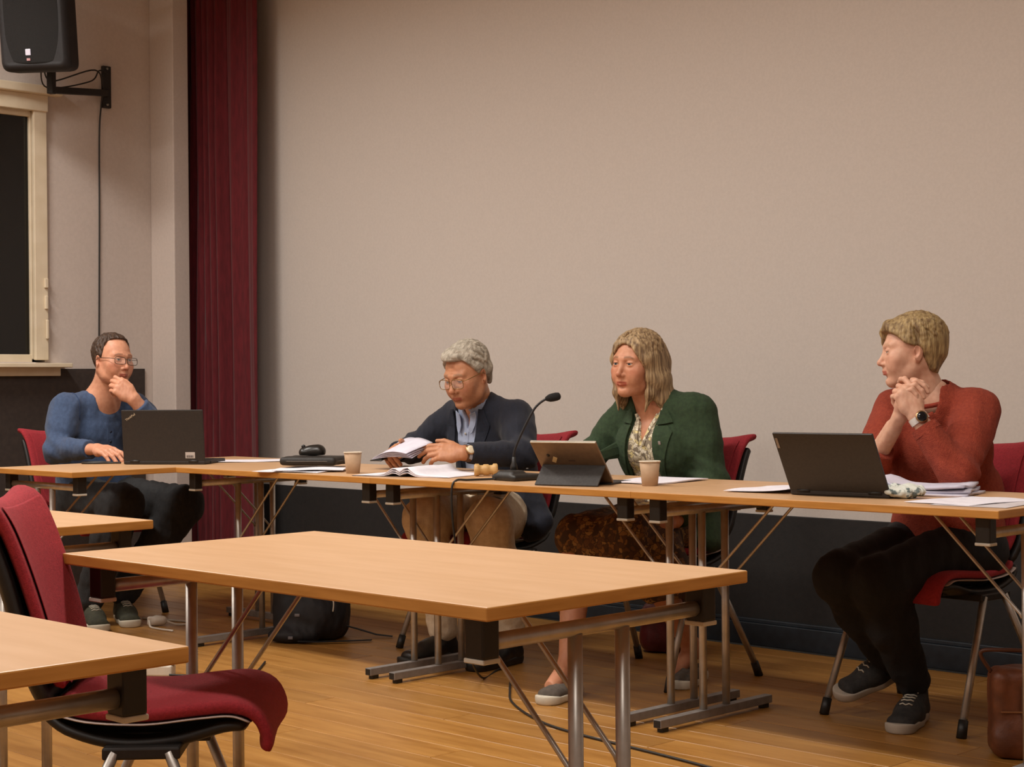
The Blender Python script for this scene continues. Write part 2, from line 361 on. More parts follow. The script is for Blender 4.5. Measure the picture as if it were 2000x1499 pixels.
# ================================================================= chairs
def prof(pts, n=26):
    """smooth polyline through (y,z) control points -> points, normals (left-hand of travel)"""
    P = np.array(pts, float); m = len(P); t = np.linspace(0, m-1, n); out = []
    for u in t:
        i = min(int(u), m-2); f = u-i
        p0, p1, p2, p3 = P[max(i-1, 0)], P[i], P[i+1], P[min(i+2, m-1)]
        out.append(0.5*((2*p1)+(-p0+p2)*f+(2*p0-5*p1+4*p2-p3)*f*f+(-p0+3*p1-3*p2+p3)*f**3))
    out = np.array(out); d = np.gradient(out, axis=0); d /= np.linalg.norm(d, axis=1, keepdims=True)
    return out, np.stack([-d[:, 1], d[:, 0]], 1)
def make_chair(zs=0.0):
    r = empty('conference_chair')
    def pad(name, pts, W, T, m, offn=0.0, ex=4.0, bow=0.0, taper=0.5, par=r, n=26):
        Q, Nn = prof(pts, n); k = len(Q)
        u = np.linspace(0, 1, k); 
        Wv = np.interp(u, np.linspace(0, 1, len(W)), W); Tv = np.full(k, T)
        e = np.minimum(np.minimum(u, 1-u)*k/2.2, 1); e = np.sqrt(np.maximum(1-(1-e)**2, 0)); Tv = Tv*(0.25+0.75*e)
        Wv = Wv*(1-0.10*(1-e))
        P = [(0, Q[i, 0]+Nn[i, 0]*offn, Q[i, 1]+Nn[i, 1]*offn) for i in range(k)]; Nm = [(0, Nn[i, 0], Nn[i, 1]) for i in range(k)]
        return MB().sweep(P, Nm, list(Wv), list(Tv), n=28, ex=ex, bow=bow, wd=(1, 0, 0)).build(name, m, par)
    seat = [(-0.20, 0.470+zs), (-0.12, 0.452+zs), (0.0, 0.446+zs), (0.11, 0.455+zs), (0.18, 0.458+zs), (0.222, 0.445+zs), (0.24, 0.415+zs), (0.236, 0.392+zs)]
    sp = pad('seat', seat, [0.182, 0.200, 0.208, 0.208, 0.207, 0.206, 0.204, 0.200], 0.017, REDF, 0.004, bow=0.012)
    pad('piping', [(p[0], p[1]) for p in seat[:6]], [0.188, 0.206, 0.213, 0.213, 0.212, 0.210], 0.003, mat('pale_piping', '#b9a9a0', rough=0.6), -0.012, bow=0.012, par=sp)
    pad('seat_shell', [(-0.215, 0.476+zs), (-0.16, 0.438+zs), (-0.06, 0.412+zs), (0.06, 0.415+zs), (0.16, 0.438+zs), (0.21, 0.44+zs)], [0.18, 0.198, 0.20, 0.198, 0.20, 0.198], 0.014, BLACKS, -0.012, bow=0.010)
    back = [(-0.196, 0.495+zs), (-0.222, 0.55+zs), (-0.246, 0.63+zs), (-0.276, 0.715+zs), (-0.306, 0.785+zs), (-0.330, 0.820+zs), (-0.357, 0.822+zs)]
    bw = [0.168, 0.184, 0.190, 0.192, 0.196, 0.206, 0.206]
    bp = pad('backrest', [(a, z) for a, z in back], bw, 0.017, REDF, -0.006, bow=-0.028)
    pad('back_seam', [(a, z) for a, z in back[:6]], [k*0.86 for k in bw[:6]], 0.002, REDF, -0.0235, bow=-0.022, par=bp)
    pad('back_shell', [(-0.215, 0.47+zs), (-0.245, 0.53+zs), (-0.272, 0.62+zs), (-0.298, 0.705+zs), (-0.326, 0.775+zs), (-0.344, 0.803+zs)], [0.166, 0.186, 0.193, 0.195, 0.197, 0.196], 0.020, BLACKS, 0.010, bow=-0.028)
    mb = MB().box((0, 0, 0.398+zs), (0.47, 0.16, 0.022), bev=0.004).box((0.12, 0, 0.41+zs), (0.03, 0.26, 0.02), bev=0.004).box((-0.12, 0, 0.41+zs), (0.03, 0.26, 0.02), bev=0.004)
    mb.build('seat_mount', BLACKS, r)
    for sx in (-1, 1):
        for (fx, fy, tx, ty) in ((0.250, 0.222, 0.226, 0.055), (0.283, -0.250, 0.226, -0.055)):
            a = Vector((sx*tx, ty, 0.40+zs)); b = Vector((sx*fx, fy, 0.012)); d = (b-a)
            MB().tube([a, a+d*0.93], 0.0115, 12).build('leg', CHROME, r)
            MB().tube([a+d*0.90, b+Vector((0, 0, -0.012))], [0.0145, 0.0155], 12).build('foot', BLACKP, bpy.data.objects[r.children[-1].name] if False else [c for c in bpy.data.objects if c.parent == r and c.name.startswith('leg')][-1])
    return r
chair0 = make_chair()
CH = [((-3.735, 0.80), math.pi, 'red upholstered chair on steel legs under the man in the navy jacket'),
      ((-2.83, 0.785), math.pi, 'red upholstered chair on steel legs under the woman in the green blazer'),
      ((-1.72, 0.82), math.pi-0.05, 'red upholstered chair on steel legs under the woman in the red sweater'),
      ((-5.83, 0.30), -math.pi/2-0.05, 'red upholstered chair behind the man in the blue shirt')]
for i, ((x, y), rz, lb) in enumerate(CH):
    o = chair0 if i == 0 else copy_tree(chair0)
    o.location = (x, y, 0); o.rotation_euler = (0, 0, rz); tag(o, lb, 'chair', 'red conference chairs')
o = make_chair(0.0); o.location = (-1.705, -2.028, 0); o.scale = (0.88, 0.88, 1.0); o.rotation_euler = (0, 0, math.radians(48-90))
tag(o, 'empty red upholstered chair with black shell in the left foreground', 'chair', 'red conference chairs')
# ================================================================= implicit-surface modelling (people, bags, shoes)
def vv(*a): return np.array(a if len(a) > 1 else a[0], dtype=np.float64)
def nrm(a): a = np.asarray(a, float); return a/np.linalg.norm(a)
class Vol:
    def __init__(s, lo, hi, h):
        s.lo = np.array(lo, float); s.h = h; s.n = np.ceil((np.array(hi)-s.lo)/h).astype(int)+1
        s.d = np.full(s.n, 1.0, np.float32)
        s.ax = [(s.lo[i]+h*np.arange(s.n[i])).astype(np.float32) for i in range(3)]
    def reg(s, lo, hi):
        a = np.clip(np.floor((np.asarray(lo)-s.lo)/s.h).astype(int), 0, s.n); b = np.clip(np.ceil((np.asarray(hi)-s.lo)/s.h).astype(int)+1, 0, s.n)
        if np.any(b <= a): return None
        sl = tuple(slice(a[i], b[i]) for i in range(3))
        return sl, s.ax[0][sl[0]][:, None, None], s.ax[1][sl[1]][None, :, None], s.ax[2][sl[2]][None, None, :]
    def comb(s, sl, q, k, op):
        d = s.d[sl]
        if op == 'sub': q = -q; d2 = -d; q2 = -q
        if op == 'add':
            if k > 0: h = np.maximum(k-np.abs(d-q), 0)/k; s.d[sl] = np.minimum(d, q)-h*h*k*0.25
            else: s.d[sl] = np.minimum(d, q)
        elif op == 'sub':
            if k > 0: h = np.maximum(k-np.abs(d-q), 0)/k; s.d[sl] = np.maximum(d, q)+h*h*k*0.25
            else: s.d[sl] = np.maximum(d, q)
        elif op == 'and':
            if k > 0: h = np.maximum(k-np.abs(d-q), 0)/k; s.d[sl] = np.maximum(d, q)+h*h*k*0.25
            else: s.d[sl] = np.maximum(d, q)
    def seg(s, a, b, ra, rb=None, k=0.02, op='add', side=None, flat=1.0, flat2=None):
        """tapered capsule; with side given the section is an ellipse: r along side, r*flat across"""
        a = vv(a); b = vv(b); rb = ra if rb is None else rb; flat2 = flat if flat2 is None else flat2
        R = max(ra, rb)*max(1, flat, flat2)+k+4*s.h
        g = s.reg(np.minimum(a, b)-R, np.maximum(a, b)+R)
        if g is None: return s
        sl, X, Y, Z = g; ab = b-a; L2 = float(ab@ab)+1e-12
        px, py, pz = X-a[0], Y-a[1], Z-a[2]
        t = np.clip((px*ab[0]+py*ab[1]+pz*ab[2])/L2, 0, 1)
        qx, qy, qz = px-t*ab[0], py-t*ab[1], pz-t*ab[2]; r = ra+(rb-ra)*t
        if side is None:
            q = np.sqrt(qx*qx+qy*qy+qz*qz)-r
        else:
            axn = nrm(ab); sd = vv(side); sd = nrm(sd-axn*(sd@axn)); fr = np.cross(axn, sd)
            u = qx*sd[0]+qy*sd[1]+qz*sd[2]; v = qx*fr[0]+qy*fr[1]+qz*fr[2]; w_ = qx*axn[0]+qy*axn[1]+qz*axn[2]
            fl = flat+(flat2-flat)*t; rv = r*fl; rw = np.minimum(r, rv)
            k0 = np.sqrt((u/r)**2+(v/rv)**2+(w_/rw)**2); k1 = np.sqrt((u/r**2)**2+(v/rv**2)**2+(w_/rw**2)**2)+1e-9
            q = k0*(k0-1)/k1
        s.comb(sl, q.astype(np.float32), k, op); return s
    def chain(s, pts, rs, k=0.02, **kw):
        for i in range(len(pts)-1): s.seg(pts[i], pts[i+1], rs[i], rs[i+1], k, **kw)
        return s
    def ell(s, c, r, k=0.02, R=None, op='add'):
        c = vv(c); r = vv(r) if np.ndim(r) else np.array([r]*3, float); m = max(r)+k+4*s.h
        g = s.reg(c-m, c+m)
        if g is None: return s
        sl, X, Y, Z = g; x, y, z = X-c[0], Y-c[1], Z-c[2]
        if R is not None:
            R = np.asarray(R); x, y, z = [R[0, i]*x+R[1, i]*y+R[2, i]*z for i in range(3)]
        k0 = np.sqrt((x/r[0])**2+(y/r[1])**2+(z/r[2])**2); k1 = np.sqrt((x/r[0]**2)**2+(y/r[1]**2)**2+(z/r[2]**2)**2)+1e-9
        s.comb(sl, (k0*(k0-1)/k1).astype(np.float32), k, op); return s
    def box(s, c, half, k=0.01, R=None, rnd=0.01, op='add'):
        c = vv(c); half = vv(half); m = np.linalg.norm(half)+k+4*s.h
        g = s.reg(c-m, c+m)
        if g is None: return s
        sl, X, Y, Z = g; x, y, z = X-c[0], Y-c[1], Z-c[2]
        if R is not None:
            R = np.asarray(R); x, y, z = [R[0, i]*x+R[1, i]*y+R[2, i]*z for i in range(3)]
        qx, qy, qz = np.abs(x)-half[0]+rnd, np.abs(y)-half[1]+rnd, np.abs(z)-half[2]+rnd
        q = np.sqrt(np.maximum(qx, 0)**2+np.maximum(qy, 0)**2+np.maximum(qz, 0)**2)+np.minimum(np.maximum(np.maximum(qx, qy), qz), 0)-rnd
        s.comb(sl, q.astype(np.float32), k, op); return s
    def fn(s, f, k=0.0, op='sub', lo=None, hi=None):
        g = s.reg(s.lo if lo is None else lo, s.lo+s.n*s.h if hi is None else hi)
        sl, X, Y, Z = g; s.comb(sl, np.broadcast_to(f(X, Y, Z), s.d[sl].shape).astype(np.float32), k, op); return s
    def disp(s, f):
        X, Y, Z = s.ax[0][:, None, None], s.ax[1][None, :, None], s.ax[2][None, None, :]
        s.d += f(X, Y, Z).astype(np.float32); return s
    def mesh(s):
        b = 3*s.h; a = np.clip(s.d, -b, b).astype(np.float32)
        for i in range(3):
            sl = [slice(None)]*3
            for e in (0, -1): sl[i] = e; a[tuple(sl)] = b
        g = openvdb.FloatGrid(b); g.copyFromArray(a, tolerance=0.0)
        P, T, Q = g.convertToPolygons(0.0, 0.0)
        F = [tuple(q) for q in Q.tolist()]+[tuple(t) for t in T.tolist()]
        return P.astype(float)*s.h+s.lo, F
    def val(s, p):
        q = (np.asarray(p, float)-s.lo)/s.h; i = np.clip(np.floor(q).astype(int), 0, s.n-2); f = q-i; r = 0
        for c in range(8):
            o = np.array([c & 1, c >> 1 & 1, c >> 2 & 1]); w_ = np.prod(np.where(o, f, 1-f)); j = i+o; r += w_*s.d[j[0], j[1], j[2]]
        return float(r)
    def hit(s, o, d, tmax=1.0, off=0.0):
        """first point along the ray where the field falls to `off`"""
        o = vv(o); d = nrm(d); t = 0.0
        for _ in range(400):
            p = o+d*t
            if np.any(p < s.lo) or np.any(p > s.lo+(s.n-1)*s.h): t += 0.004
            else:
                q = s.val(p)-off
                if q < 0.0004: return p
                t += max(min(q*0.6, 0.02), 0.0006)
            if t > tmax: break
        return o+d*min(t, tmax)

def vnoise(X, Y, Z, f, seed=0.0):
    """cheap smooth pseudo noise from incommensurate sines, about -1..1"""
    a = np.sin(X*f*1.31+Y*f*0.73+seed)+np.sin(Y*f*1.17-Z*f*0.91+seed*2.1+1.3)+np.sin(Z*f*1.43+X*f*0.61+seed*0.7+2.7)
    b = np.sin((X+Y)*f*1.9+seed*3+np.sin(Z*f*1.1+seed))
    return (a/3+b*0.5)/1.3

def frame(yaw, pitch=0.0, roll=0.0):
    """columns: right, forward, up. yaw = heading of forward in the floor plane"""
    f = vv(math.cos(yaw)*math.cos(pitch), math.sin(yaw)*math.cos(pitch), math.sin(pitch))
    r = nrm(np.cross(f, [0, 0, 1])); u = np.cross(r, f)
    r2 = r*math.cos(roll)+u*math.sin(roll); u2 = -r*math.sin(roll)+u*math.cos(roll)
    return np.stack([r2, f, u2], 1)

def ss(a, b, x): t = np.clip((x-a)/(b-a), 0, 1); return t*t*(3-2*t)
def gauss(p, c, r): return np.exp(-np.sum(((p-np.asarray(c))/np.asarray(r))**2, axis=1))

# ---------------------------------------------------------------- head
def make_head(P):
    """local space: x right, y forward, z up, origin between the eyes' level in the head centre"""
    S = P.get('s', 1.0); jw = P.get('jaw', 1.0); fem = P.get('fem', 0.0)
    V = Vol((-0.10, -0.15, -0.26), (0.10, 0.14, 0.15), 0.0024)
    V.ell((0, -0.018, 0.034), (0.0745, 0.096, 0.084), 0.0)
    V.ell((0, 0.012, 0.0), (0.068, 0.078, 0.085), 0.02)
    V.ell((0, 0.034, -0.038), (0.056*jw, 0.054, 0.074), 0.03)
    for sx in (-1, 1):
        V.seg((sx*0.054*jw, -0.006, -0.050), (sx*0.043*jw, 0.022, -0.078), 0.016, 0.015, 0.03)
        V.seg((sx*0.043*jw, 0.022, -0.078), (sx*0.013, 0.072, -0.101), 0.015, 0.014, 0.028)
        V.ell((sx*0.045, 0.060, -0.024), (0.020, 0.018, 0.017), 0.03)
        V.ell((sx*0.034, 0.062, -0.052), (0.020, 0.022, 0.022), 0.03)
    V.ell((0, 0.076, -0.098), (0.016*jw, 0.013, 0.012), 0.02)
    br = 0.0015*(1-fem)
    for sx in (-1, 1): V.seg((sx*0.012, 0.083+br, 0.021), (sx*0.043, 0.069+br, 0.023), 0.0085, 0.0075, 0.018)
    # eye sockets
    for sx in (-1, 1): V.ell((sx*0.0315, 0.096, 0.003), (0.019, 0.0145, 0.0125), 0.014, op='sub')
    # nose
    ns = P.get('nose', 1.0)
    V.seg((0, 0.083, 0.010), (0, 0.101*1.0+0.008*ns, -0.030), 0.0072, 0.0088*ns, 0.010)
    V.ell((0, 0.1025+0.008*ns, -0.0345), (0.0095*ns, 0.009, 0.0085), 0.008)
    for sx in (-1, 1):
        V.ell((sx*0.0118*ns, 0.0975, -0.0385), (0.0062, 0.0085, 0.0068), 0.007)
        V.ell((sx*0.0058, 0.103, -0.0445), (0.0034, 0.0042, 0.0026), 0.003, op='sub')
    V.seg((0, 0.096, -0.046), (0, 0.094, -0.058), 0.005, 0.006, 0.012)
    # mouth
    mo = P.get('mouth', 0.0)
    V.ell((0, 0.083, -0.066), (0.026, 0.014, 0.018), 0.012)
    zl = -0.0665
    for sx in (-1, 1):
        V.seg((0, 0.0985, zl+0.0035+mo*0.3), (sx*0.021, 0.0875, zl+0.0005), 0.0036, 0.0022, 0.006)
        V.seg((0, 0.0965, zl-0.0065-mo*0.7), (sx*0.019, 0.0875, zl-0.001-mo*0.3), 0.0042, 0.0022, 0.006)
        V.seg((0, 0.1045, zl-mo*0.2), (sx*0.024, 0.0925, zl), 0.0017+mo*0.35, 0.0012, 0.002, op='sub')
    V.ell((0, 0.093, -0.083), (0.016, 0.008, 0.005), 0.010, op='sub')
    # eyes: lids around the eyeball, then the opening
    eo = P.get('eye', 0.0046); ez = P.get('eyez', 0.003)
    for sx in (-1, 1):
        V.ell((sx*0.0315, 0.0765, 0.003), (0.0150, 0.0138, 0.0128), 0.006)
        V.ell((sx*0.0315, 0.0905, ez), (0.0125, 0.016, eo), 0.0025, op='sub')
        V.seg((sx*0.021, 0.0925, 0.0095), (sx*0.043, 0.0825, 0.0085), 0.0016, 0.0016, 0.004)
    # ears
    for sx in (-1, 1):
        E = frame(math.pi/2, 0, 0)
        Rm = np.array(Matrix.Rotation(sx*-0.35, 3, 'Z') @ Matrix.Rotation(0.22, 3, 'X'))
        V.ell((sx*0.0765, -0.012, -0.010), (0.0065, 0.0175, 0.031), 0.006, R=Rm)
        V.ell((sx*0.0835, -0.005, -0.008), (0.0060, 0.0105, 0.019), 0.003, R=Rm, op='sub'); V.ell((sx*0.078, 0.0, -0.014), (0.006, 0.0055, 0.008), 0.003, op='sub')
        V.ell((sx*0.072, -0.008, -0.036), (0.006, 0.009, 0.010), 0.006)
    # neck
    nb = P['neck']   # local point at the base of the neck
    nr = P.get('neckr', 0.056)
    V.seg((0, -0.022, -0.055), nb, nr*0.96, nr*1.06, 0.03)
    V.ell((0, 0.03, -0.085), (0.035, 0.04, 0.02), 0.03)
    V.disp(lambda X, Y, Z: 0.0004*vnoise(X, Y, Z, 130, 1.0))
    pts, F = V.mesh()
    # colours
    sk = np.array(lin(P['skin'])); C = np.tile(sk, (len(pts), 1))
    def mixc(c, w_): 
        nonlocal C
        w_ = np.clip(w_, 0, 1)[:, None]; C = C*(1-w_)+np.array(lin(c))*w_
    a = np.abs(pts[:, 0]); q = np.stack([a, pts[:, 1], pts[:, 2]], 1)
    mixc(P.get('blush', '#c06a50'), P.get('blushw', 0.45)*gauss(q, (0.045, 0.065, -0.030), (0.022, 0.03, 0.02)))
    mixc(P.get('blush', '#c06a50'), 0.4*gauss(q, (0, 0.112, -0.035), (0.014, 0.014, 0.014)))
    mixc(P.get('blush', '#c06a50'), 0.35*gauss(q, (0.08, -0.01, -0.01), (0.012, 0.025, 0.035)))
    if P.get('stubble'): mixc(P['stubble'], P.get('stubw', 0.4)*ss(-0.040, -0.062, pts[:, 2])*ss(-0.01, 0.03, pts[:, 1])*(pts[:, 2] > -0.125)*(1-gauss(q, (0.03, 0.07, -0.04), (0.02, 0.05, 0.012))))
    lip = (np.exp(-((pts[:, 2]-(zl+0.0035-0.12*a))/0.0045)**2)+np.exp(-((pts[:, 2]-(zl-0.0068-mo*0.6+0.10*a))/0.0055)**2))*ss(0.0265, 0.019, a)*(pts[:, 1] > 0.08)
    mixc(P.get('lips', '#a4503f'), 0.85*lip)
    if mo > 0.002: mixc('#3a1712', 1.0*np.exp(-((pts[:, 2]-(zl-mo*0.2))/0.0022)**2)*ss(0.02, 0.014, a)*(pts[:, 1] > 0.078)*(pts[:, 1] < 0.094))
    bz = 0.0265+0.06*np.minimum(a, 0.034)-0.5*np.maximum(a-0.034, 0)
    mixc(P['brow'], P.get('broww', 0.8)*np.exp(-((pts[:, 2]-bz)/0.0042)**2)*ss(0.010, 0.016, a)*ss(0.052, 0.044, a)*(pts[:, 1] > 0.05))
    mixc('#4a2a1e', 0.55*np.exp(-((pts[:, 2]-(ez+eo*0.95))/0.0022)**2)*ss(0.0165, 0.020, a)*ss(0.046, 0.043, a)*(pts[:, 1] > 0.072))
    return V, pts, F, C

def eyeball(P, parent, off, T):
    """T maps local points to world"""
    ez = P.get('eyez', 0.003); gx, gz = P.get('gaze', (0.0, 0.0))
    for sx in (-1, 1):
        c = np.array((sx*0.0315, 0.0765, 0.003)); r = 0.0122
        g = nrm((gx, 1.0, gz)); q = Vector((0, 0, 1)).rotation_difference(Vector(g)).to_matrix()
        n = 24; rows = [0, 0.06, 0.14, 0.20, 0.27, 0.34, 0.42, 0.50, 0.6, 0.8, 1.1, 1.5, 2.0, 2.6, 3.1]
        V = []; F = []; fm = []
        for i, th in enumerate(rows):
            for k in range(n):
                p = Vector((math.sin(th)*math.cos(2*math.pi*k/n), math.sin(th)*math.sin(2*math.pi*k/n), math.cos(th)))*r
                V.append(c+np.array(q @ p))
        for i in range(len(rows)-1):
            for k in range(n):
                F.append((i*n+k, i*n+(k+1) % n, (i+1)*n+(k+1) % n, (i+1)*n+k)); fm.append(0 if rows[i] < 0.2 else 1 if rows[i] < 0.45 else 2)
        mesh_obj('eye', T(np.array(V)), F, [mat('pupil', '#050505', rough=0.1), mat('iris_'+P.get('iris', '5a6a70'), '#'+P.get('iris', '5a6a70'), rough=0.15), mat('eye_white', '#b8aca0', rough=0.25)], parent, True, off, fmats=fm)

# ---------------------------------------------------------------- hands
def hand(V, wrist, fwd, back, thumb_side, curl, s=1.0, spread=0.0, tdirs=None, arm=None, armr=0.027, k=0.006):
    """adds one hand to volume V. curl: four (mcp,pip,dip) in degrees index..little; thumb_side=+1/-1 along fwd x back"""
    f = nrm(fwd); b = vv(back); b = nrm(b-f*(b@f)); l = np.cross(f, b)*thumb_side; w0 = vv(wrist)
    if arm is not None: V.seg(arm, w0, armr*1.25, armr*0.98, 0.02, side=l, flat=0.82)
    V.seg(w0, w0+f*0.03*s, armr*0.95, 0.030*s, 0.02, side=l, flat=0.66, flat2=0.52)
    V.seg(w0+f*0.026*s, w0+f*0.074*s+l*0.0, 0.034*s, 0.041*s, 0.014, side=l, flat=0.46, flat2=0.34)
    V.ell(w0+f*0.042*s+l*0.026*s-b*0.007*s, (0.019*s,)*3, 0.02)
    V.ell(w0+f*0.040*s-l*0.022*s-b*0.006*s, (0.016*s,)*3, 0.02)
    LN = [(0.044, 0.026, 0.021), (0.048, 0.030, 0.022), (0.044, 0.028, 0.021), (0.035, 0.021, 0.019)]
    B0 = [(0.085, 0.0295), (0.089, 0.0100), (0.085, -0.0100), (0.077, -0.0285)]
    tips = []
    for i in range(4):
        p = w0+(f*B0[i][0]+l*B0[i][1])*s; a = 0.0; lat = (1.5-i)*spread
        V.seg(w0+(f*0.045+l*B0[i][1]*0.75)*s+b*0.002, p, 0.0105*s, 0.0102*s, 0.010)
        r = [0.0100, 0.0091, 0.0083, 0.0072] if i < 3 else [0.0088, 0.0080, 0.0073, 0.0064]
        for j in range(3):
            a += math.radians(curl[i][j]); d = nrm(f*math.cos(a)-b*math.sin(a)+l*lat*math.cos(a))
            q = p+d*LN[i][j]*s; V.seg(p, q, r[j]*s, r[j+1]*s, 0.0035 if j else k); p = q
        tips.append(p)
    td = tdirs or [(0.62, 0.62, -0.35), (0.85, 0.35, -0.25), (0.95, 0.1, -0.2)]
    p = w0+(f*0.020+l*0.020-b*0.006)*s; tl = (0.040, 0.034, 0.027); tr = [0.0135, 0.0112, 0.0100, 0.0080]
    for j in range(3):
        d = nrm(f*td[j][0]+l*td[j][1]+b*td[j][2]); q = p+d*tl[j]*s; V.seg(p, q, tr[j]*s, tr[j+1]*s, 0.010 if j == 0 else 0.004); p = q
    tips.append(p)
    return tips

def locks(V, c, rad, top, n, th0, th1, r, seed, k=0.004, swirl=0.35, keep=None, az=(0, 2*math.pi)):
    """hair locks: thin tapered strands laid on an ellipsoid, fanning out from the direction `top`"""
    rg = np.random.RandomState(seed); c = vv(c); rad = vv(rad); t = nrm(top); a = nrm(np.cross(t, [0.0, 1.0, 0.13])); b = np.cross(t, a)
    for i in range(n):
        ph = az[0]+(az[1]-az[0])*(i+rg.rand()*0.8)/n; sw = swirl*(rg.rand()-0.5)*2; e = th1*(0.78+0.32*rg.rand()); s0 = th0*(0.5+rg.rand())
        pts = []; rs = []
        for j in range(9):
            f = j/8; th = s0+(e-s0)*f; q = ph+sw*f*f
            d = t*math.cos(th)+(a*math.cos(q)+b*math.sin(q))*math.sin(th); pts.append(c+d*rad*(1.0+0.012*rg.rand()+0.02*f*(rg.rand()))); rs.append(r*(0.55+0.6*math.sin(math.pi*min(f*0.8+0.15, 1)))*(0.8+0.4*rg.rand())*(1 if f < 0.95 else 0.5))
        if keep is not None and not keep(pts[4]): continue
        V.chain(pts, rs, k)

def bounds(pts, m): P = np.array(pts); return P.min(0)-m, P.max(0)+m
def hand_mesh(args, h=0.0022):
    pts = []
    for a in args: pts += [vv(a['wrist'])-0.14, vv(a['wrist'])+0.14] if False else [vv(a['wrist']), vv(a['wrist'])+nrm(a['fwd'])*0.13] + ([vv(a['arm'])] if 'arm' in a else [])
    lo, hi = bounds(pts, 0.085)
    V = Vol(lo, hi, h)
    for a in args: hand(V, **a)
    V.disp(lambda X, Y, Z: 0.0004*vnoise(X, Y, Z, 160, 2.0))
    return V

# ---------------------------------------------------------------- patches laid on a volume's surface
def patch(V, O, side, up, front, rows, off=0.003, t=0.003, sub=6):
    """rows: list of rows, each a list of (s,v) in the side/up plane through O; cast along -front on to V"""
    G = []
    for r in rows:
        R_ = []
        for i in range(len(r)-1):
            for k in range(sub):
                f = k/sub; R_.append((r[i][0]*(1-f)+r[i+1][0]*f, r[i][1]*(1-f)+r[i+1][1]*f))
        R_.append(r[-1]); G.append(R_)
    H = []
    for i in range(len(G)-1):
        for k in range(sub):
            f = k/sub; H.append([(a[0]*(1-f)+b[0]*f, a[1]*(1-f)+b[1]*f) for a, b in zip(G[i], G[i+1])])
    H.append(G[-1])
    O = vv(O); out = [[V.hit(O+side*p[0]+up*p[1]+front*0.35, -front, 0.6, off) for p in r] for r in H]
    return MB().sheet(np.array(out), t)
# ================================================================= people
def vobj(name, V, m, parent, off):
    P, F = V.mesh(); return mesh_obj(name, P, F, m, parent, True, off)
def fold(V, amp=0.003, f=38, seed=0.0, amp2=0.0012, f2=120):
    V.disp(lambda X, Y, Z: amp*vnoise(X, Y, Z, f, seed)+amp2*vnoise(X, Y, Z, f2, seed+3)); return V
def torso(V, J, g=0.0, hip=1.0, wst=1.0, cst=1.0):
    sd = nrm(vv(J['shL'])-vv(J['shR'])); up = (vv(J['shL'])+vv(J['shR']))/2
    V.seg(J['pel'], J['waist'], 0.160*hip+g, 0.148*wst+g, 0.03, side=sd, flat=0.74, flat2=0.74)
    V.seg(J['waist'], J['chest'], 0.148*wst+g, 0.160*cst+g, 0.04, side=sd, flat=0.74, flat2=0.70)
    V.seg(J['chest'], up*0.72+vv(J['chest'])*0.28, 0.160*cst+g, 0.128*cst+g, 0.05, side=sd, flat=0.70, flat2=0.60)
    for q in 'LR':
        V.seg(J['neckb'], vv(J['sh'+q])*0.85+vv(J['neckb'])*0.15, 0.040+g, 0.042+g, 0.05)
    return V
def arm(V, J, q, g=0.0, s=1.0, end=1.0):
    sh, el, wr = vv(J['sh'+q]), vv(J['el'+q]), vv(J['wr'+q])
    V.chain([sh, el, el+(wr-el)*end], [0.050*s+g, 0.041*s+g, (0.030+0.012*(1-end))*s+g*0.75], 0.03)
    V.seg(sh, sh*0.6+el*0.4, 0.051*s+g, 0.048*s+g, 0.04)
    return V
def cuff_cut(V, J, q, end):
    el, wr = vv(J['el'+q]), vv(J['wr'+q]); d = nrm(wr-el); c = el+(wr-el)*end
    V.fn(lambda X, Y, Z: -((X-c[0])*d[0]+(Y-c[1])*d[1]+(Z-c[2])*d[2]), k=0.004, op='sub', lo=c-0.075, hi=c+0.075)
def leg(V, J, q, g=0.0, s=1.0, ank=1.0):
    V.chain([J['hip'+q], J['kn'+q]], [0.082*s+g, 0.060*s+g], 0.03)
    V.chain([J['kn'+q], vv(J['kn'+q])*0.6+vv(J['an'+q])*0.4, J['an'+q]], [0.058*s+g, 0.054*s+g, 0.040*s*ank+g], 0.03)
    return V
def jbounds(J, keys, m): return bounds([vv(J[k]) for k in keys], m)
def tframe(J):
    sd = nrm(vv(J['shL'])-vv(J['shR'])); up = nrm(vv(J['neckb'])-vv(J['waist'])); up = nrm(up-sd*(up@sd)); return sd, up, np.cross(sd, up)
def skin_body(J, heads, hands, root, off, m, bare_legs=False):
    """one mesh: head, neck, trunk, limbs and hands"""
    Vt = Vol(*jbounds(J, ['pel', 'neckb', 'shL', 'shR', 'elL', 'elR', 'wrL', 'wrR', 'hipL', 'hipR', 'knL', 'knR', 'anL', 'anR'], 0.16), 0.009)
    torso(Vt, J, -0.016); 
    for q in 'LR': arm(Vt, J, q, -0.008, end=0.8); leg(Vt, J, q, -0.010)
    Vt.seg(J['neckb'], vv(J['neckb'])+vv(0, 0, 0.03), 0.045, 0.042, 0.03)
    PP, FF, CC = [], [], []; n = 0
    for (P, F, C) in heads+hands+[(*Vt.mesh(), None)]:
        if C is None: C = np.tile(np.array(lin(J['skin'])), (len(P), 1))
        PP.append(P); CC.append(C); FF += [tuple(i+n for i in f) for f in F]; n += len(P)
    return mesh_obj('body', np.concatenate(PP), FF, m, root, True, off, colors=np.concatenate(CC))

def hair_vol(P, fn_build, h=0.0027, lo=(-0.125, -0.16, -0.27), hi=(0.125, 0.135, 0.16)):
    V = Vol(lo, hi, h); fn_build(V); return V

SKIN = mat('skin', '#ffffff', '#f4ecea', rough=0.48, scale=60, attr='Col', spec=0.35, bump=0.05, bscale=500, sss=0.12)

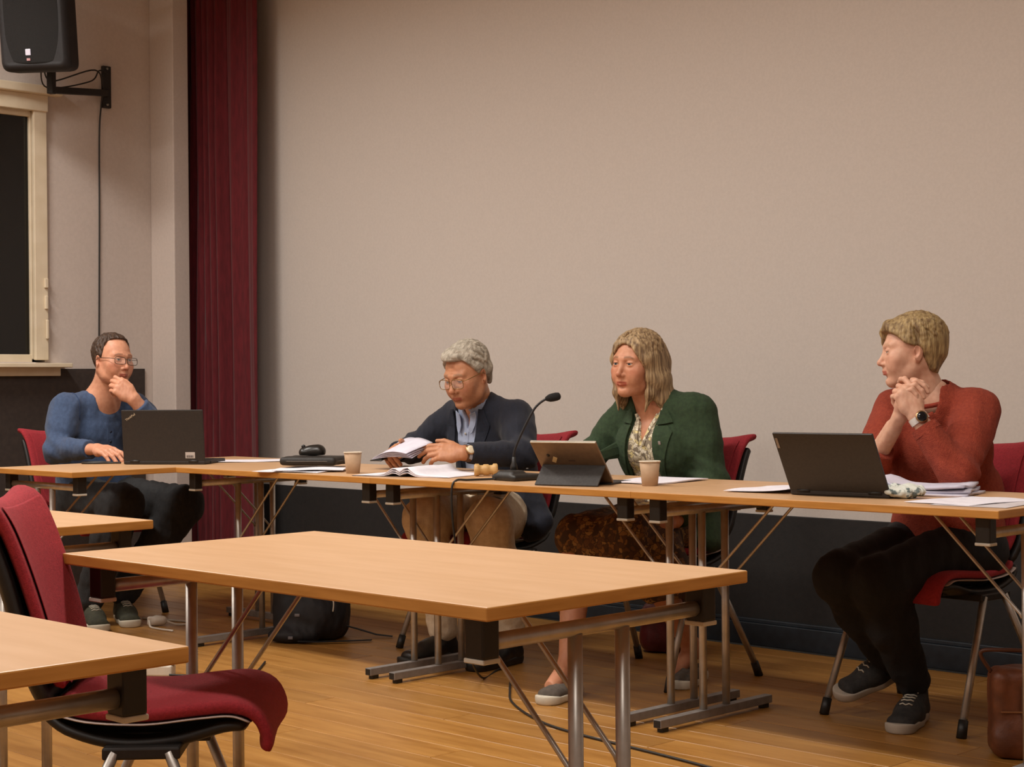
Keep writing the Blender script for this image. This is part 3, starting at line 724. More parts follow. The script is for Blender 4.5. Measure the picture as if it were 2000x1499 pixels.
def glasses(T, root, off, m, shape, lens_m=None):
    """shape: dict w,h half sizes, z, y"""
    w_, h_, z0, y0, cx = shape['w'], shape['h'], shape['z'], shape['y'], shape.get('cx', 0.034)
    mb = MB(); r = shape.get('r', 0.0014)
    def rim(sx):
        pts = []
        for k in range(29):
            a = 2*math.pi*k/28; c, d = math.cos(a), math.sin(a)
            x = math.copysign(abs(c)**0.55, c)*w_; z = math.copysign(abs(d)**0.55, d)*h_
            yy = y0-0.16*(abs(sx*cx+x)-0.01)**1.0*0.5-0.10*(z)
            pts.append((sx*cx+x, yy, z0+z))
        return pts
    lens = MB()
    for sx in (-1, 1):
        R_ = rim(sx); mb.tube(T(np.array(R_)), r, 8)
        c = np.mean(R_[:-1], 0); q = [c]+R_[:-1]; lens.add(T(np.array(q)), [(0, 1+k, 1+(k+1) % 28) for k in range(28)])
        tx = sx*(cx+w_)
        mb.tube(T(np.array([(tx, y0-0.0085, z0+h_*0.45), (sx*0.0745, y0-0.03, z0+h_*0.5), (sx*0.0795, 0.02, z0+h_*0.45), (sx*0.081, -0.008, z0+h_*0.3), (sx*0.078, -0.025, z0-0.012)])), r*1.05, 8)
    mb.tube(T(np.array([(-cx+w_, y0-0.001, z0+h_*0.35), (0, y0+0.003, z0+h_*0.5), (cx-w_, y0-0.001, z0+h_*0.35)])), r, 8)
    g = mb.build('glasses', m, root, off)
    lens.build('lens', mat('clear_lens', '#ffffff', rough=0.02, alpha=0.10, spec=0.6), g)
    for o in bpy.data.objects:
        if o.parent == g: o.data.transform(Matrix.Translation(-Vector(off)))
    return g

def shoe(root, off, heel, yaw, pitch, roll, m_up, m_sole, L=0.27, high=0.10, laces=True, toe=None, flat=False, s=1.0):
    R_ = frame(yaw, pitch, roll); c = vv(heel)
    V = Vol((-0.07, -0.06, -0.01), (0.07, L+0.04, 0.17), 0.003)
    V.seg((0, 0.02, 0.036), (0, L*0.45, 0.036), 0.034, 0.040, 0.02, side=(1, 0, 0), flat=0.9)
    V.seg((0, L*0.45, 0.034), (0.004, L-0.045, 0.030), 0.040, 0.044, 0.03, side=(1, 0, 0), flat=0.75, flat2=0.58)
    if not flat:
        V.seg((0, 0.025, 0.05), (0, 0.035, high), 0.034, 0.036, 0.03); V.seg((0, 0.06, 0.075), (0, L*0.55, 0.05), 0.026, 0.03, 0.04)
        V.ell((0, 0.038, high+0.028), (0.028, 0.031, 0.03), 0.008, op='sub')
    else:
        V.ell((0, 0.075, 0.075), (0.036, 0.075, 0.034), 0.01, op='sub')
    V.fn(lambda X, Y, Z: Z-0.020+0*X+0*Y, op='sub')
    P, F = V.mesh(); T = lambda p: (p*s) @ R_.T+c
    o = mesh_obj('shoe', T(P), F, m_up, root, True, off)
    W = Vol((-0.07, -0.06, -0.01), (0.07, L+0.04, 0.06), 0.003)
    W.seg((0, 0.02, 0.020), (0, L*0.45, 0.020), 0.038, 0.042, 0.02); W.seg((0, L*0.45, 0.020), (0.004, L-0.042, 0.020), 0.042, 0.048, 0.02)
    W.fn(lambda X, Y, Z: np.maximum(Z-0.027-0.012*ss(0.10, 0.0, Y)-0.006*ss(L-0.06, L, Y), -Z)+0*X, op='and', k=0.004)
    P, F = W.mesh(); mesh_obj('sole', T(P), F, m_sole, o, True, off)
    if laces and not flat:
        mb = MB()
        for i in range(5):
            y = 0.088+i*0.021
            mb.tube(T(np.array([V.hit((x, y+(0.006 if x == 0 else 0.0), 0.168), (0, 0, -1), 0.2, 0.002) for x in (-0.020, -0.010, 0.0, 0.010, 0.020)])), 0.0024, 6)
        mb.build('laces', mat('shoe_lace', '#b9b2a2', rough=0.9), o, off)
    return o

def watch(root, off, wr, el, r, strap_m, dial_m, out, dial_r=0.018):
    wr, el = vv(wr), vv(el); d = nrm(wr-el); out = vv(out); out = nrm(out-d*(out@d)); sd = np.cross(d, out)
    mb = MB(); pts = [wr+(out*math.cos(a)*r*0.85+sd*math.sin(a)*r*1.02) for a in np.linspace(0, 2*math.pi, 25)]
    G = [[p-d*0.010, p+d*0.010] for p in pts]
    mb.sheet(np.array(G), 0.0022); o = mb.build('watch_strap', strap_m, root, off)
    c = wr+out*(r*0.85+0.001)
    MB().lathe([(dial_r, 0), (dial_r+0.001, 0.004), (dial_r*0.85, 0.006)], c-vv(off), 24, tuple(out)).build('watch_case', mat('watch_rim', '#b08a60', rough=0.3, metal=0.8), o)
    MB().lathe([(dial_r*0.86, 0.0055), (dial_r*0.84, 0.0068), (dial_r*0.3, 0.007)], c-vv(off), 24, tuple(out)).build('watch_dial', dial_m, o)
    return o
# ---------------------------------------------------------------- man in navy jacket
def man_navy():
    off = vv(-3.74, 0.80, 0); root = empty('person', off, 0, 'grey-haired man in navy jacket and glasses reading papers at the table', 'person')
    J = dict(skin='#be8764', pel=(-3.74, 0.90, 0.555), waist=(-3.745, 0.90, 0.70), chest=(-3.75, 0.855, 0.86), neckb=(-3.745, 0.790, 0.982),
             shR=(-3.915, 0.84, 0.918), shL=(-3.575, 0.84, 0.918), elR=(-4.03, 0.70, 0.795), elL=(-3.43, 0.735, 0.785), wrR=(-3.905, 0.50, 0.792), wrL=(-3.505, 0.485, 0.798),
             hipR=(-3.83, 0.88, 0.53), hipL=(-3.65, 0.88, 0.53), knR=(-3.70, 0.47, 0.54), knL=(-3.38, 0.50, 0.545), anR=(-3.66, 0.52, 0.12), anL=(-3.40, 0.62, 0.12))
    S = 1.0; R_ = frame(math.radians(-84), math.radians(-20), math.radians(-2)); c = vv(-3.705, 0.70, 1.096); T = lambda p: (np.asarray(p)*S) @ R_.T+c
    nb = (R_.T @ (vv(J['neckb'])+vv(0.0, 0.02, -0.03)-c))/S
    P = dict(skin='#be8764', brow='#8a7a66', broww=0.6, neck=nb, jaw=0.98, nose=1.15, eye=0.0018, eyez=-0.0005, lips='#a55a45', blush='#b06248', blushw=0.5, gaze=(0, -0.5), iris='4a5560')
    _, hp, hf, hc = make_head(P)
    # hands
    HL = dict(wrist=J['wrL'], fwd=(-0.80, -0.58, 0.06), back=(0.40, -0.62, 0.66), thumb_side=1, curl=[(8, 20, 12), (14, 26, 14), (20, 30, 16), (28, 34, 18)], arm=vv(J['wrL'])*0.75+vv(J['elL'])*0.25, armr=0.028,
              tdirs=[(0.62, 0.62, -0.10), (0.92, 0.32, 0.0), (0.98, 0.05, -0.1)], s=1.03)
    HR = dict(wrist=J['wrR'], fwd=(0.55, -0.80, 0.05), back=(-0.55, -0.30, 0.70), thumb_side=-1, curl=[(20, 25, 15), (30, 35, 20), (38, 40, 20), (45, 40, 25)], arm=vv(J['wrR'])*0.75+vv(J['elR'])*0.25, armr=0.028, s=1.03,
              tdirs=[(0.62, 0.60, 0.1), (0.92, 0.32, 0.1), (0.98, 0.1, 0.0)])
    hs = []
    for H in (HL, HR): p, f = hand_mesh([H]).mesh(); hs.append((p, f, None))
    skin_body(J, [(T(hp), hf, hc)], hs, root, off, SKIN)
    eyeball(P, root, off, T)
    # hair: full, grey, swept back from the brow
    def hb(V):
        V.ell((0, -0.022, 0.040), (0.079, 0.098, 0.086), 0.0); V.ell((0.006, 0.040, 0.094), (0.046, 0.042, 0.022), 0.03); V.ell((0, -0.080, 0.055), (0.050, 0.036, 0.050), 0.03)
        for sx in (-1, 1): V.seg((sx*0.068, 0.012, 0.035), (sx*0.068, -0.03, 0.0), 0.013, 0.013, 0.02); V.seg((sx*0.055, -0.07, 0.0), (sx*0.03, -0.085, -0.06), 0.018, 0.011, 0.03)
        locks(V, (0, -0.020, 0.040), (0.080, 0.099, 0.086), (0.15, 0.55, 0.8), 56, 0.2, 1.9, 0.0068, 21, swirl=0.45)
        locks(V, (0.004, 0.03, 0.088), (0.050, 0.050, 0.030), (0.2, 0.75, 0.5), 16, 0.1, 1.5, 0.007, 22, swirl=0.6)
        V.disp(lambda X, Y, Z: 0.0006*np.sin(Y*260+Z*90+np.sin(X*80))+0.0008*vnoise(X, Y, Z, 60, 4))
        V.fn(lambda X, Y, Z: Y-np.interp(Z, [-0.10, -0.075, -0.045, -0.030, 0.0, 0.03, 0.055, 0.072, 0.085, 0.095], [-0.09, -0.062, -0.046, -0.026, 0.016, 0.030, 0.046, 0.062, 0.082, 0.14])+0.012*np.exp(-((np.abs(X)-0.042)/0.016)**2), op='and', k=0.006)
        V.ell((0, 0.05, -0.09), (0.08, 0.09, 0.08), 0.01, op='sub')
        for sx in (-1, 1): V.ell((sx*0.088, -0.008, -0.012), (0.02, 0.022, 0.030), 0.008, op='sub')
    V = hair_vol(P, hb); p, f = V.mesh(); mesh_obj('hair', T(p), f, mat('grey_hair', '#b9b0a0', '#8a8172', rough=0.7, scale=90, stretch=(1, 0.4, 0.4), bump=0.4, bscale=260), root, True, off)
    glasses(T, root, off, mat('gold_rim', '#8a6a3a', rough=0.3, metal=0.7), dict(w=0.0275, h=0.019, z=-0.004, y=0.106, cx=0.0335))
    # shirt
    sd, up, fr = tframe(J); ch = vv(J['chest'])
    Vs = Vol(*jbounds(J, ['pel', 'neckb', 'shL', 'shR'], 0.20), 0.0045); torso(Vs, J, 0.004)
    nb = vv(J['neckb']); cd = nrm((c-vv(0, 0, 0.06))-nb)
    Vs.seg(nb-cd*0.01, nb+cd*0.036, 0.070, 0.064, 0.012); Vs.seg(nb-cd*0.0, nb+cd*0.10, 0.058, 0.055, 0.003, op='sub')
    def vcut(X, Y, Z):
        s_ = (X-ch[0])*sd[0]+(Y-ch[1])*sd[1]+(Z-ch[2])*sd[2]; v_ = (X-ch[0])*up[0]+(Y-ch[1])*up[1]+(Z-ch[2])*up[2]; f_ = (X-ch[0])*fr[0]+(Y-ch[1])*fr[1]+(Z-ch[2])*fr[2]
        return np.maximum(np.abs(s_-0.002)-np.maximum((v_-0.055)*0.32, -0.01), 0.03-f_)
    Vs.fn(vcut, op='sub', k=0.006); fold(Vs, 0.0012, 50, 1.0, 0.0005)
    SH = mat('pale_blue_shirt', '#a9b4cc', '#98a4be', rough=0.85, scale=160, stretch=(6, 6, 0.3), bump=0.15, bscale=300)
    sh = vobj('shirt', Vs, SH, root, off)
    patch(Vs, ch, sd, up, fr, [[(-0.014, y), (0.014, y)] for y in (0.05, -0.02, -0.09, -0.17)], 0.0015, 0.002).build('placket', SH, sh, off)
    for y in (0.045, -0.03, -0.105):
        q = Vs.hit(ch+up*y+fr*0.35, -fr, 0.6, 0.004); MB().lathe([(0.005, 0), (0.005, 0.002), (0.003, 0.003)], q-off, 10, tuple(fr)).build('button', mat('shirt_button', '#d8d4c8', rough=0.4), sh)
    for sx in (-1, 1):
        patch(Vs, ch, sd, up, fr, [[(sx*0.030, 0.118), (sx*0.060, 0.128)], [(sx*0.022, 0.075), (sx*0.052, 0.075)], [(sx*0.030, 0.045), (sx*0.040, 0.052)]], 0.010, 0.003).build('collar', SH, sh, off)
    # jacket
    NAVY = mat('navy_wool', '#151a29', '#111522', rough=0.9, scale=90, bump=0.2, bscale=350, sheen=0.1)
    Vj = Vol(*jbounds(J, ['pel', 'neckb', 'shL', 'shR', 'elL', 'elR', 'wrL', 'wrR'], 0.19), 0.005)
    torso(Vj, J, 0.016, hip=1.08, wst=1.08); 
    for q in 'LR': arm(Vj, J, q, 0.014, s=1.0, end=0.93)
    for q in 'LR': Vj.ell(vv(J['sh'+q])+vv(0, 0, 0.006), (0.062, 0.056, 0.050), 0.03)
    # skirt of the jacket falling beside the seat
    Vj.seg((-3.56, 0.86, 0.60), (-3.42, 0.80, 0.50), 0.085, 0.075, 0.05, side=(1, 0, 0), flat=0.55); Vj.seg((-3.92, 0.86, 0.60), (-3.99, 0.84, 0.50), 0.075, 0.05, 0.05, side=(1, 0, 0), flat=0.6)
    def open_(X, Y, Z):
        s_ = (X-ch[0])*sd[0]+(Y-ch[1])*sd[1]+(Z-ch[2])*sd[2]; v_ = (X-ch[0])*up[0]+(Y-ch[1])*up[1]+(Z-ch[2])*up[2]; f_ = (X-ch[0])*fr[0]+(Y-ch[1])*fr[1]+(Z-ch[2])*fr[2]
        w_ = np.interp(v_, [-0.30, -0.15, -0.02, 0.08, 0.14], [0.075, 0.050, 0.042, 0.058, 0.066]); return np.maximum(np.abs(s_)-w_, 0.02-f_)
    Vj.fn(open_, op='sub', k=0.004)
    Vj.seg(nb-cd*0.03, nb+cd*0.14, 0.070, 0.070, 0.008, op='sub')
    for q in 'LR': cuff_cut(Vj, J, q, 0.90)
    for q in 'LR':
        el = vv(J['el'+q]); sh_ = vv(J['sh'+q])
        Vj.disp(lambda X, Y, Z: 0.0045*np.sin(((X-el[0])*0.4+(Y-el[1])*0.8+(Z-el[2]))*95)*np.exp(-((X-el[0])**2+(Y-el[1])**2+(Z-el[2])**2)/0.09**2))
    fold(Vj, 0.0035, 32, 2.0, 0.0012, 110)
    jk = vobj('jacket', Vj, NAVY, root, off)
    LAP = mat('navy_lapel', '#181e2d', '#141926', rough=0.9, scale=90, bump=0.2, bscale=350)
    for sx in (-1, 1):
        patch(Vj, ch, sd, up, fr, [[(sx*0.070, 0.135), (sx*0.095, 0.130)], [(sx*0.062, 0.075), (sx*0.118, 0.070)], [(sx*0.052, 0.02), (sx*0.105, 0.03)], [(sx*0.046, -0.06), (sx*0.075, -0.06)], [(sx*0.048, -0.14), (sx*0.054, -0.14)]], 0.005, 0.004).build('lapel', LAP, jk, off)
        q = 'R' if sx < 0 else 'L'; el, wr = vv(J['el'+q]), vv(J['wr'+q])
        MB().tube([el+(wr-el)*0.88, el+(wr-el)*0.945], [0.0335, 0.0325], 20, cap=False).build('shirt_cuff', SH, jk, off)
    # trousers
    BEI = mat('beige_cotton', '#d6c6ac', '#c8b59a', rough=0.9, scale=50, bump=0.2, bscale=250)
    Vp = Vol(*jbounds(J, ['pel', 'hipL', 'hipR', 'knL', 'knR', 'anL', 'anR'], 0.17), 0.006)
    Vp.seg(J['hipR'], J['hipL'], 0.105, 0.105, 0.04)
    for q in 'LR': leg(Vp, J, q, 0.022, s=1.05, ank=0.9)
    Vp.seg((-3.66, 0.75, 0.60), (-3.52, 0.70, 0.60), 0.05, 0.05, 0.05)
    fold(Vp, 0.004, 40, 5.0, 0.0015, 100); vobj('trousers', Vp, BEI, root, off)
    BS = mat('black_leather', '#161412', '#1d1a17', rough=0.4, scale=60)
    shoe(root, off, (-3.66, 0.57, 0), math.radians(-88), 0, 0, BS, BLACKP, laces=False); shoe(root, off, (-3.40, 0.66, 0), math.radians(-84), 0, 0, BS, BLACKP, laces=False)
    wl_ = vv(J['wrL'])*0.93+vv(J['elL'])*0.07
    watch(root, off, wl_, J['elL'], 0.033, mat('brown_strap', '#6a4a32', rough=0.7), mat('pale_dial', '#e8dcc0', rough=0.3), (0.45, -0.75, 0.35), 0.019)
man_navy()
# ---------------------------------------------------------------- woman in green blazer
def woman_green():
    off = vv(-2.84, 0.80, 0); root = empty('person', off, 0, 'woman with shoulder-length blonde hair in a green blazer, speaking beside the microphone', 'person')
    J = dict(skin='#c08868', pel=(-2.83, 0.90, 0.555), waist=(-2.835, 0.905, 0.70), chest=(-2.85, 0.885, 0.86), neckb=(-2.865, 0.845, 0.99),
             shR=(-3.015, 0.885, 0.945), shL=(-2.70, 0.885, 0.945), elR=(-3.115, 0.77, 0.785), elL=(-2.62, 0.87, 0.70), wrR=(-2.99, 0.60, 0.775), wrL=(-2.62, 0.66, 0.575),
             hipR=(-2.92, 0.88, 0.53), hipL=(-2.74, 0.88, 0.53), knR=(-2.90, 0.46, 0.52), knL=(-2.70, 0.50, 0.545), anR=(-2.80, 0.30, 0.10), anL=(-2.66, 0.80, 0.11))
    S = 0.975; R_ = frame(math.radians(-87), math.radians(-3), math.radians(2)); c = vv(-2.885, 0.77, 1.127); T = lambda p: (np.asarray(p)*S) @ R_.T+c
    nb = (R_.T @ (vv(J['neckb'])+vv(0.0, 0.015, -0.04)-c))/S
    P = dict(skin='#c99070', brow='#7a5638', broww=0.8, neck=nb, neckr=0.050, jaw=0.85, fem=1.0, nose=0.95, eye=0.0036, lips='#a8503f', blush='#b5604a', blushw=0.55, mouth=0.0028, gaze=(-0.1, 0.0), iris='4c5c66')
    Vh, hp, hf, hc = make_head(P)
    sd, up, fr = tframe(J); ch = vv(J['chest'])
    def C3(X, Y, Z):
        return ((X-ch[0])*sd[0]+(Y-ch[1])*sd[1]+(Z-ch[2])*sd[2], (X-ch[0])*up[0]+(Y-ch[1])*up[1]+(Z-ch[2])*up[2], (X-ch[0])*fr[0]+(Y-ch[1])*fr[1]+(Z-ch[2])*fr[2])
    # upper chest skin shown in the neckline
    Vc = Vol(*jbounds(J, ['chest', 'neckb', 'shL', 'shR'], 0.16), 0.005); torso(Vc, J, 0.0, hip=0.92, wst=0.9, cst=0.95)
    Vc.seg(J['neckb'], T((0, -0.022, -0.08)), 0.053, 0.0495, 0.05); pc, fc = Vc.mesh()
    hs = [(pc, fc, None)]
    HR = dict(wrist=J['wrR'], fwd=(0.75, -0.62, 0.0), back=(-0.1, -0.1, 1.0), thumb_side=-1, curl=[(15, 20, 10)]*4, arm=vv(J['wrR'])*0.7+vv(J['elR'])*0.3, armr=0.024, s=0.92)
    HL = dict(wrist=J['wrL'], fwd=(-0.45, -0.85, -0.1), back=(0.2, -0.1, 1.0), thumb_side=1, curl=[(15, 20, 10)]*4, arm=vv(J['wrL'])*0.7+vv(J['elL'])*0.3, armr=0.024, s=0.92)
    for H in (HL, HR): p, f = hand_mesh([H]).mesh(); hs.append((p, f, None))
    # bare lower legs
    Vl = Vol(*jbounds(J, ['knL', 'knR', 'anL', 'anR'], 0.12), 0.005)
    for q in 'LR':
        k_, a_ = vv(J['kn'+q]), vv(J['an'+q]); cf = k_*0.62+a_*0.38+vv(0, 0.012, 0)
        Vl.chain([k_, cf, a_], [0.056, 0.054, 0.032], 0.03)
    Vl.seg(J['anR'], vv(J['anR'])+vv(0.02, -0.10, -0.055), 0.032, 0.026, 0.02); Vl.seg(J['anL'], vv(J['anL'])+vv(0.0, -0.09, -0.06), 0.032, 0.026, 0.02)
    p, f = Vl.mesh(); hs.append((p, f, None))
    skin_body(J, [(T(hp), hf, hc)], hs, root, off, SKIN); eyeball(P, root, off, T)
    # hair
    def hb(V):
        V.ell((0, -0.024, 0.038), (0.084, 0.104, 0.087), 0.0); V.ell((0, -0.080, 0.01), (0.078, 0.050, 0.08), 0.03)
        V.seg((0, -0.090, 0.0), (0, -0.100, -0.165), 0.082, 0.084, 0.03, side=(1, 0, 0), flat=0.48)
        for sx in (-1, 1):
            V.chain([(sx*0.050, 0.050, 0.072), (sx*0.074, 0.032, 0.02), (sx*0.079, 0.014, -0.05), (sx*0.076, 0.018, -0.11), (sx*0.062, 0.034, -0.175)], [0.018, 0.018, 0.021, 0.019, 0.004], 0.03, side=(0, 1, 0), flat=0.55)
            V.chain([(sx*0.074, -0.02, 0.03), (sx*0.090, -0.035, -0.06), (sx*0.094, -0.055, -0.13), (sx*0.090, -0.06, -0.182)], [0.032, 0.042, 0.045, 0.026], 0.03, side=(0, 1, 0), flat=0.5)
        locks(V, (0, -0.022, 0.038), (0.084, 0.104, 0.087), (0.10, 0.45, 0.88), 46, 0.2, 1.9, 0.0070, 31, swirl=0.2)
        V.disp(lambda X, Y, Z: 0.0007*np.sin(np.arctan2(X, Y+0.02)*60+1.2*np.sin(Z*18)+vnoise(X, Y, Z, 22, 2)*1.2)*ss(0.11, 0.05, Z)+0.0006*np.sin(Y*260+3*np.sin(X*40))*ss(0.05, 0.1, Z)+0.0009*vnoise(X, Y, Z*0.35, 36, 4))
        V.fn(lambda X, Y, Z: np.maximum(((np.abs(X)-0.0)/0.0615)**2+((Z+0.028)/0.103)**2-1, 0.2-8*(Y-0.012))*0.028, op='sub', k=0.010)
        V.ell((0.012, 0.075, 0.112), (0.004, 0.06, 0.012), 0.014, op='sub')
        V.ell((0, 0.03, -0.12), (0.046, 0.080, 0.10), 0.012, op='sub')
    V = hair_vol(P, hb); p, f = V.mesh()
    mesh_obj('hair', T(p), f, mat('blonde_hair', '#bb9f76', '#60482f', rough=0.62, scale=75, stretch=(1.6, 1.6, 0.10), detail=5, bump=0.3, bscale=180, contrast=(0.3, 0.68)), root, True, off)
    # blouse with floral print
    def floral(name, cols, sc):
        m = bpy.data.materials.new(name); m.use_nodes = True; nt = m.node_tree; N = nt.nodes; L = nt.links; b = N['Principled BSDF']; b.inputs['Roughness'].default_value = 0.8
        tc = N.new('ShaderNodeTexCoord'); nz = N.new('ShaderNodeTexNoise'); nz.inputs['Scale'].default_value = sc*0.7; L.new(tc.outputs['Object'], nz.inputs['Vector'])
        ad = N.new('ShaderNodeVectorMath'); ad.operation = 'MULTIPLY_ADD'; ad.inputs[1].default_value = (0.035, 0.035, 0.035); L.new(nz.outputs['Color'], ad.inputs[0]); L.new(tc.outputs['Object'], ad.inputs[2])
        vo = N.new('ShaderNodeTexVoronoi'); vo.inputs['Scale'].default_value = sc; L.new(ad.outputs[0], vo.inputs['Vector'])
        bw = N.new('ShaderNodeSeparateColor'); L.new(vo.outputs['Color'], bw.inputs[0])
        rp = N.new('ShaderNodeValToRGB'); rp.color_ramp.interpolation = 'CONSTANT'; e = rp.color_ramp.elements
        for i, c_ in enumerate(cols):
            if i < 2: el = e[i]; el.position = i/len(cols)
            else: el = e.new(i/len(cols))
            el.color = (*lin(c_), 1)
        L.new(bw.outputs[0], rp.inputs['Fac'])
        v2 = N.new('ShaderNodeTexVoronoi'); v2.feature = 'DISTANCE_TO_EDGE'; v2.inputs['Scale'].default_value = sc; L.new(ad.outputs[0], v2.inputs['Vector'])
        r2 = N.new('ShaderNodeValToRGB'); r2.color_ramp.elements[0].position = 0.03; r2.color_ramp.elements[1].position = 0.09; L.new(v2.outputs['Distance'], r2.inputs['Fac'])
        mx = N.new('ShaderNodeMix'); mx.data_type = 'RGBA'; L.new(r2.outputs[0], mx.inputs[0]); mx.inputs[6].default_value = (*lin(cols[-1]), 1); L.new(rp.outputs[0], mx.inputs[7]); L.new(mx.outputs[2], b.inputs['Base Color'])
        return m
    FL = floral('floral_blouse', ['#d8cfb4', '#e0d9c4', '#d2c38c', '#d6cdb6', '#c4b99e', '#cfc29c', '#7d7260'], 62)
    Vb = Vol(*jbounds(J, ['pel', 'neckb', 'shL', 'shR'], 0.18), 0.0045); torso(Vb, J, 0.006, hip=0.94, wst=0.92, cst=0.97)
    for sx in (-1, 1): Vb.ell(ch+sd*sx*0.065+fr*0.075-up*0.03, (0.075, 0.065, 0.07), 0.05)
    def vneck(X, Y, Z):
        s_, v_, f_ = C3(X, Y, Z); return np.maximum(np.abs(s_+0.004)-np.maximum(np.interp(v_, [-0.02, 0.01, 0.07, 0.11], [-0.01, 0.006, 0.022, 0.05]), -0.01), -f_)
    Vb.fn(vneck, op='sub', k=0.006); nbw = vv(J['neckb']); Vb.seg(nbw+vv(0, -0.02, -0.02), nbw+vv(0, -0.03, 0.12), 0.060, 0.065, 0.01, op='sub')
    fold(Vb, 0.0025, 45, 1.0); bl = vobj('blouse', Vb, FL, root, off)
    for sx in (-1, 1):
        patch(Vb, ch, sd, up, fr, [[(sx*0.045-0.004, 0.105), (sx*0.058-0.004, 0.10)], [(sx*0.024-0.004, 0.06), (sx*0.038-0.004, 0.06)], [(sx*0.006-0.004, 0.0), (sx*0.020-0.004, 0.0)]], 0.003, 0.003).build('neck_trim', FL, bl, off)
    # blazer
    GRN = mat('green_wool', '#2f4229', '#273823', rough=0.95, scale=80, bump=0.2, bscale=330)
    Vj = Vol(*jbounds(J, ['pel', 'neckb', 'shL', 'shR', 'elL', 'elR', 'wrL', 'wrR'], 0.17), 0.005)
    torso(Vj, J, 0.016, hip=1.0, wst=0.96, cst=0.96)
    for sx in (-1, 1): Vj.ell(ch+sd*sx*0.075+fr*0.075-up*0.035, (0.080, 0.068, 0.08), 0.06)
    for q in 'LR': arm(Vj, J, q, 0.015, s=0.95, end=0.95); Vj.ell(vv(J['sh'+q])+vv(0, 0, 0.012), (0.056, 0.050, 0.040), 0.025)
    # skirts of the blazer beside the hips
    Vj.seg((-2.67, 0.88, 0.62), (-2.62, 0.84, 0.50), 0.075, 0.07, 0.05, side=(0, 1, 0), flat=0.6); Vj.seg((-3.0, 0.88, 0.62), (-3.02, 0.86, 0.50), 0.07, 0.06, 0.05, side=(0, 1, 0), flat=0.6)
    def open_(X, Y, Z):
        s_, v_, f_ = C3(X, Y, Z); w_ = np.interp(v_, [-0.30, -0.17, -0.05, 0.06, 0.13], [0.105, 0.088, 0.068, 0.056, 0.062]); return np.maximum(np.abs(s_)-w_, 0.015-f_)
    Vj.fn(open_, op='sub', k=0.004); Vj.seg(nbw+vv(0, 0, -0.02), nbw+vv(0, -0.02, 0.14), 0.068, 0.075, 0.008, op='sub')
    for q in 'LR':
        cuff_cut(Vj, J, q, 0.93); el = vv(J['el'+q])
        Vj.disp(lambda X, Y, Z: 0.0045*np.sin(((X-el[0])*0.3+(Y-el[1])*0.5+(Z-el[2]))*100)*np.exp(-((X-el[0])**2+(Y-el[1])**2+(Z-el[2])**2)/0.09**2))
    fold(Vj, 0.003, 34, 4.0); jk = vobj('blazer', Vj, GRN, root, off)
    for sx in (-1, 1):
        patch(Vj, ch, sd, up, fr, [[(sx*0.064, 0.118), (sx*0.092, 0.112)], [(sx*0.058, 0.07), (sx*0.118, 0.075)]], 0.007, 0.004).build('collar', GRN, jk, off)
        patch(Vj, ch, sd, up, fr, [[(sx*0.058, 0.068), (sx*0.104, 0.066)], [(sx*0.060, 0.035), (sx*0.128, 0.045)], [(sx*0.066, -0.04), (sx*0.112, -0.03)], [(sx*0.078, -0.12), (sx*0.094, -0.12)], [(sx*0.09, -0.17), (sx*0.093, -0.17)]], 0.006, 0.004).build('lapel', GRN, jk, off)
    q = Vj.hit(ch+sd*0.092+up*0.012+fr*0.35, -fr, 0.6, 0.008)
    MB().box(q-off, (0.011, 0.003, 0.013), Matrix(np.stack([sd, fr, up], 1).tolist()), 0.001).build('lapel_pin', mat('silver_pin', '#c8ccd0', rough=0.3, metal=0.8), jk)
    # skirt
    SK = floral('floral_skirt', ['#6b4a24', '#5a3a1c', '#8a6a3a', '#4a2e18', '#7a5528', '#3a2616'], 55)
    Vs = Vol(*jbounds(J, ['pel', 'hipL', 'hipR', 'knL', 'knR'], 0.24), 0.006)
    Vs.seg(J['hipR'], J['hipL'], 0.11, 0.11, 0.05)
    for q_ in 'LR': Vs.seg(J['hip'+q_], J['kn'+q_], 0.100, 0.082, 0.06)
    Vs.seg((-2.83, 0.85, 0.53), (-2.80, 0.50, 0.50), 0.11, 0.12, 0.06, side=(1, 0, 0), flat=0.75)
    Vs.seg((-2.80, 0.50, 0.48), (-2.79, 0.52, 0.36), 0.150, 0.165, 0.06, side=(1, 0, 0), flat=0.55)
    Vs.seg((-2.66, 0.62, 0.46), (-2.63, 0.64, 0.33), 0.09, 0.10, 0.05)
    Vs.fn(lambda X, Y, Z: Z-0.315+0.012*np.sin(X*40)+0*Y, op='sub', k=0.004)
    Vs.disp(lambda X, Y, Z: 0.006*np.sin(X*58+3*np.sin(Y*12))*ss(0.50, 0.38, Z)); fold(Vs, 0.004, 36, 6.0); vobj('skirt', Vs, SK, root, off)
    SG = mat('grey_suede', '#5a5148', '#4c443c', rough=0.9, scale=60); WS = mat('white_sole', '#cfc8b6', rough=0.6)
    shoe(root, off, (-2.795, 0.335, 0), math.radians(-75), 0, 0, SG, WS, L=0.24, flat=True, s=0.95); shoe(root, off, (-2.66, 0.84, 0.0), math.radians(-70), 0, 0, SG, WS, L=0.24, flat=True, s=0.95)
woman_green()
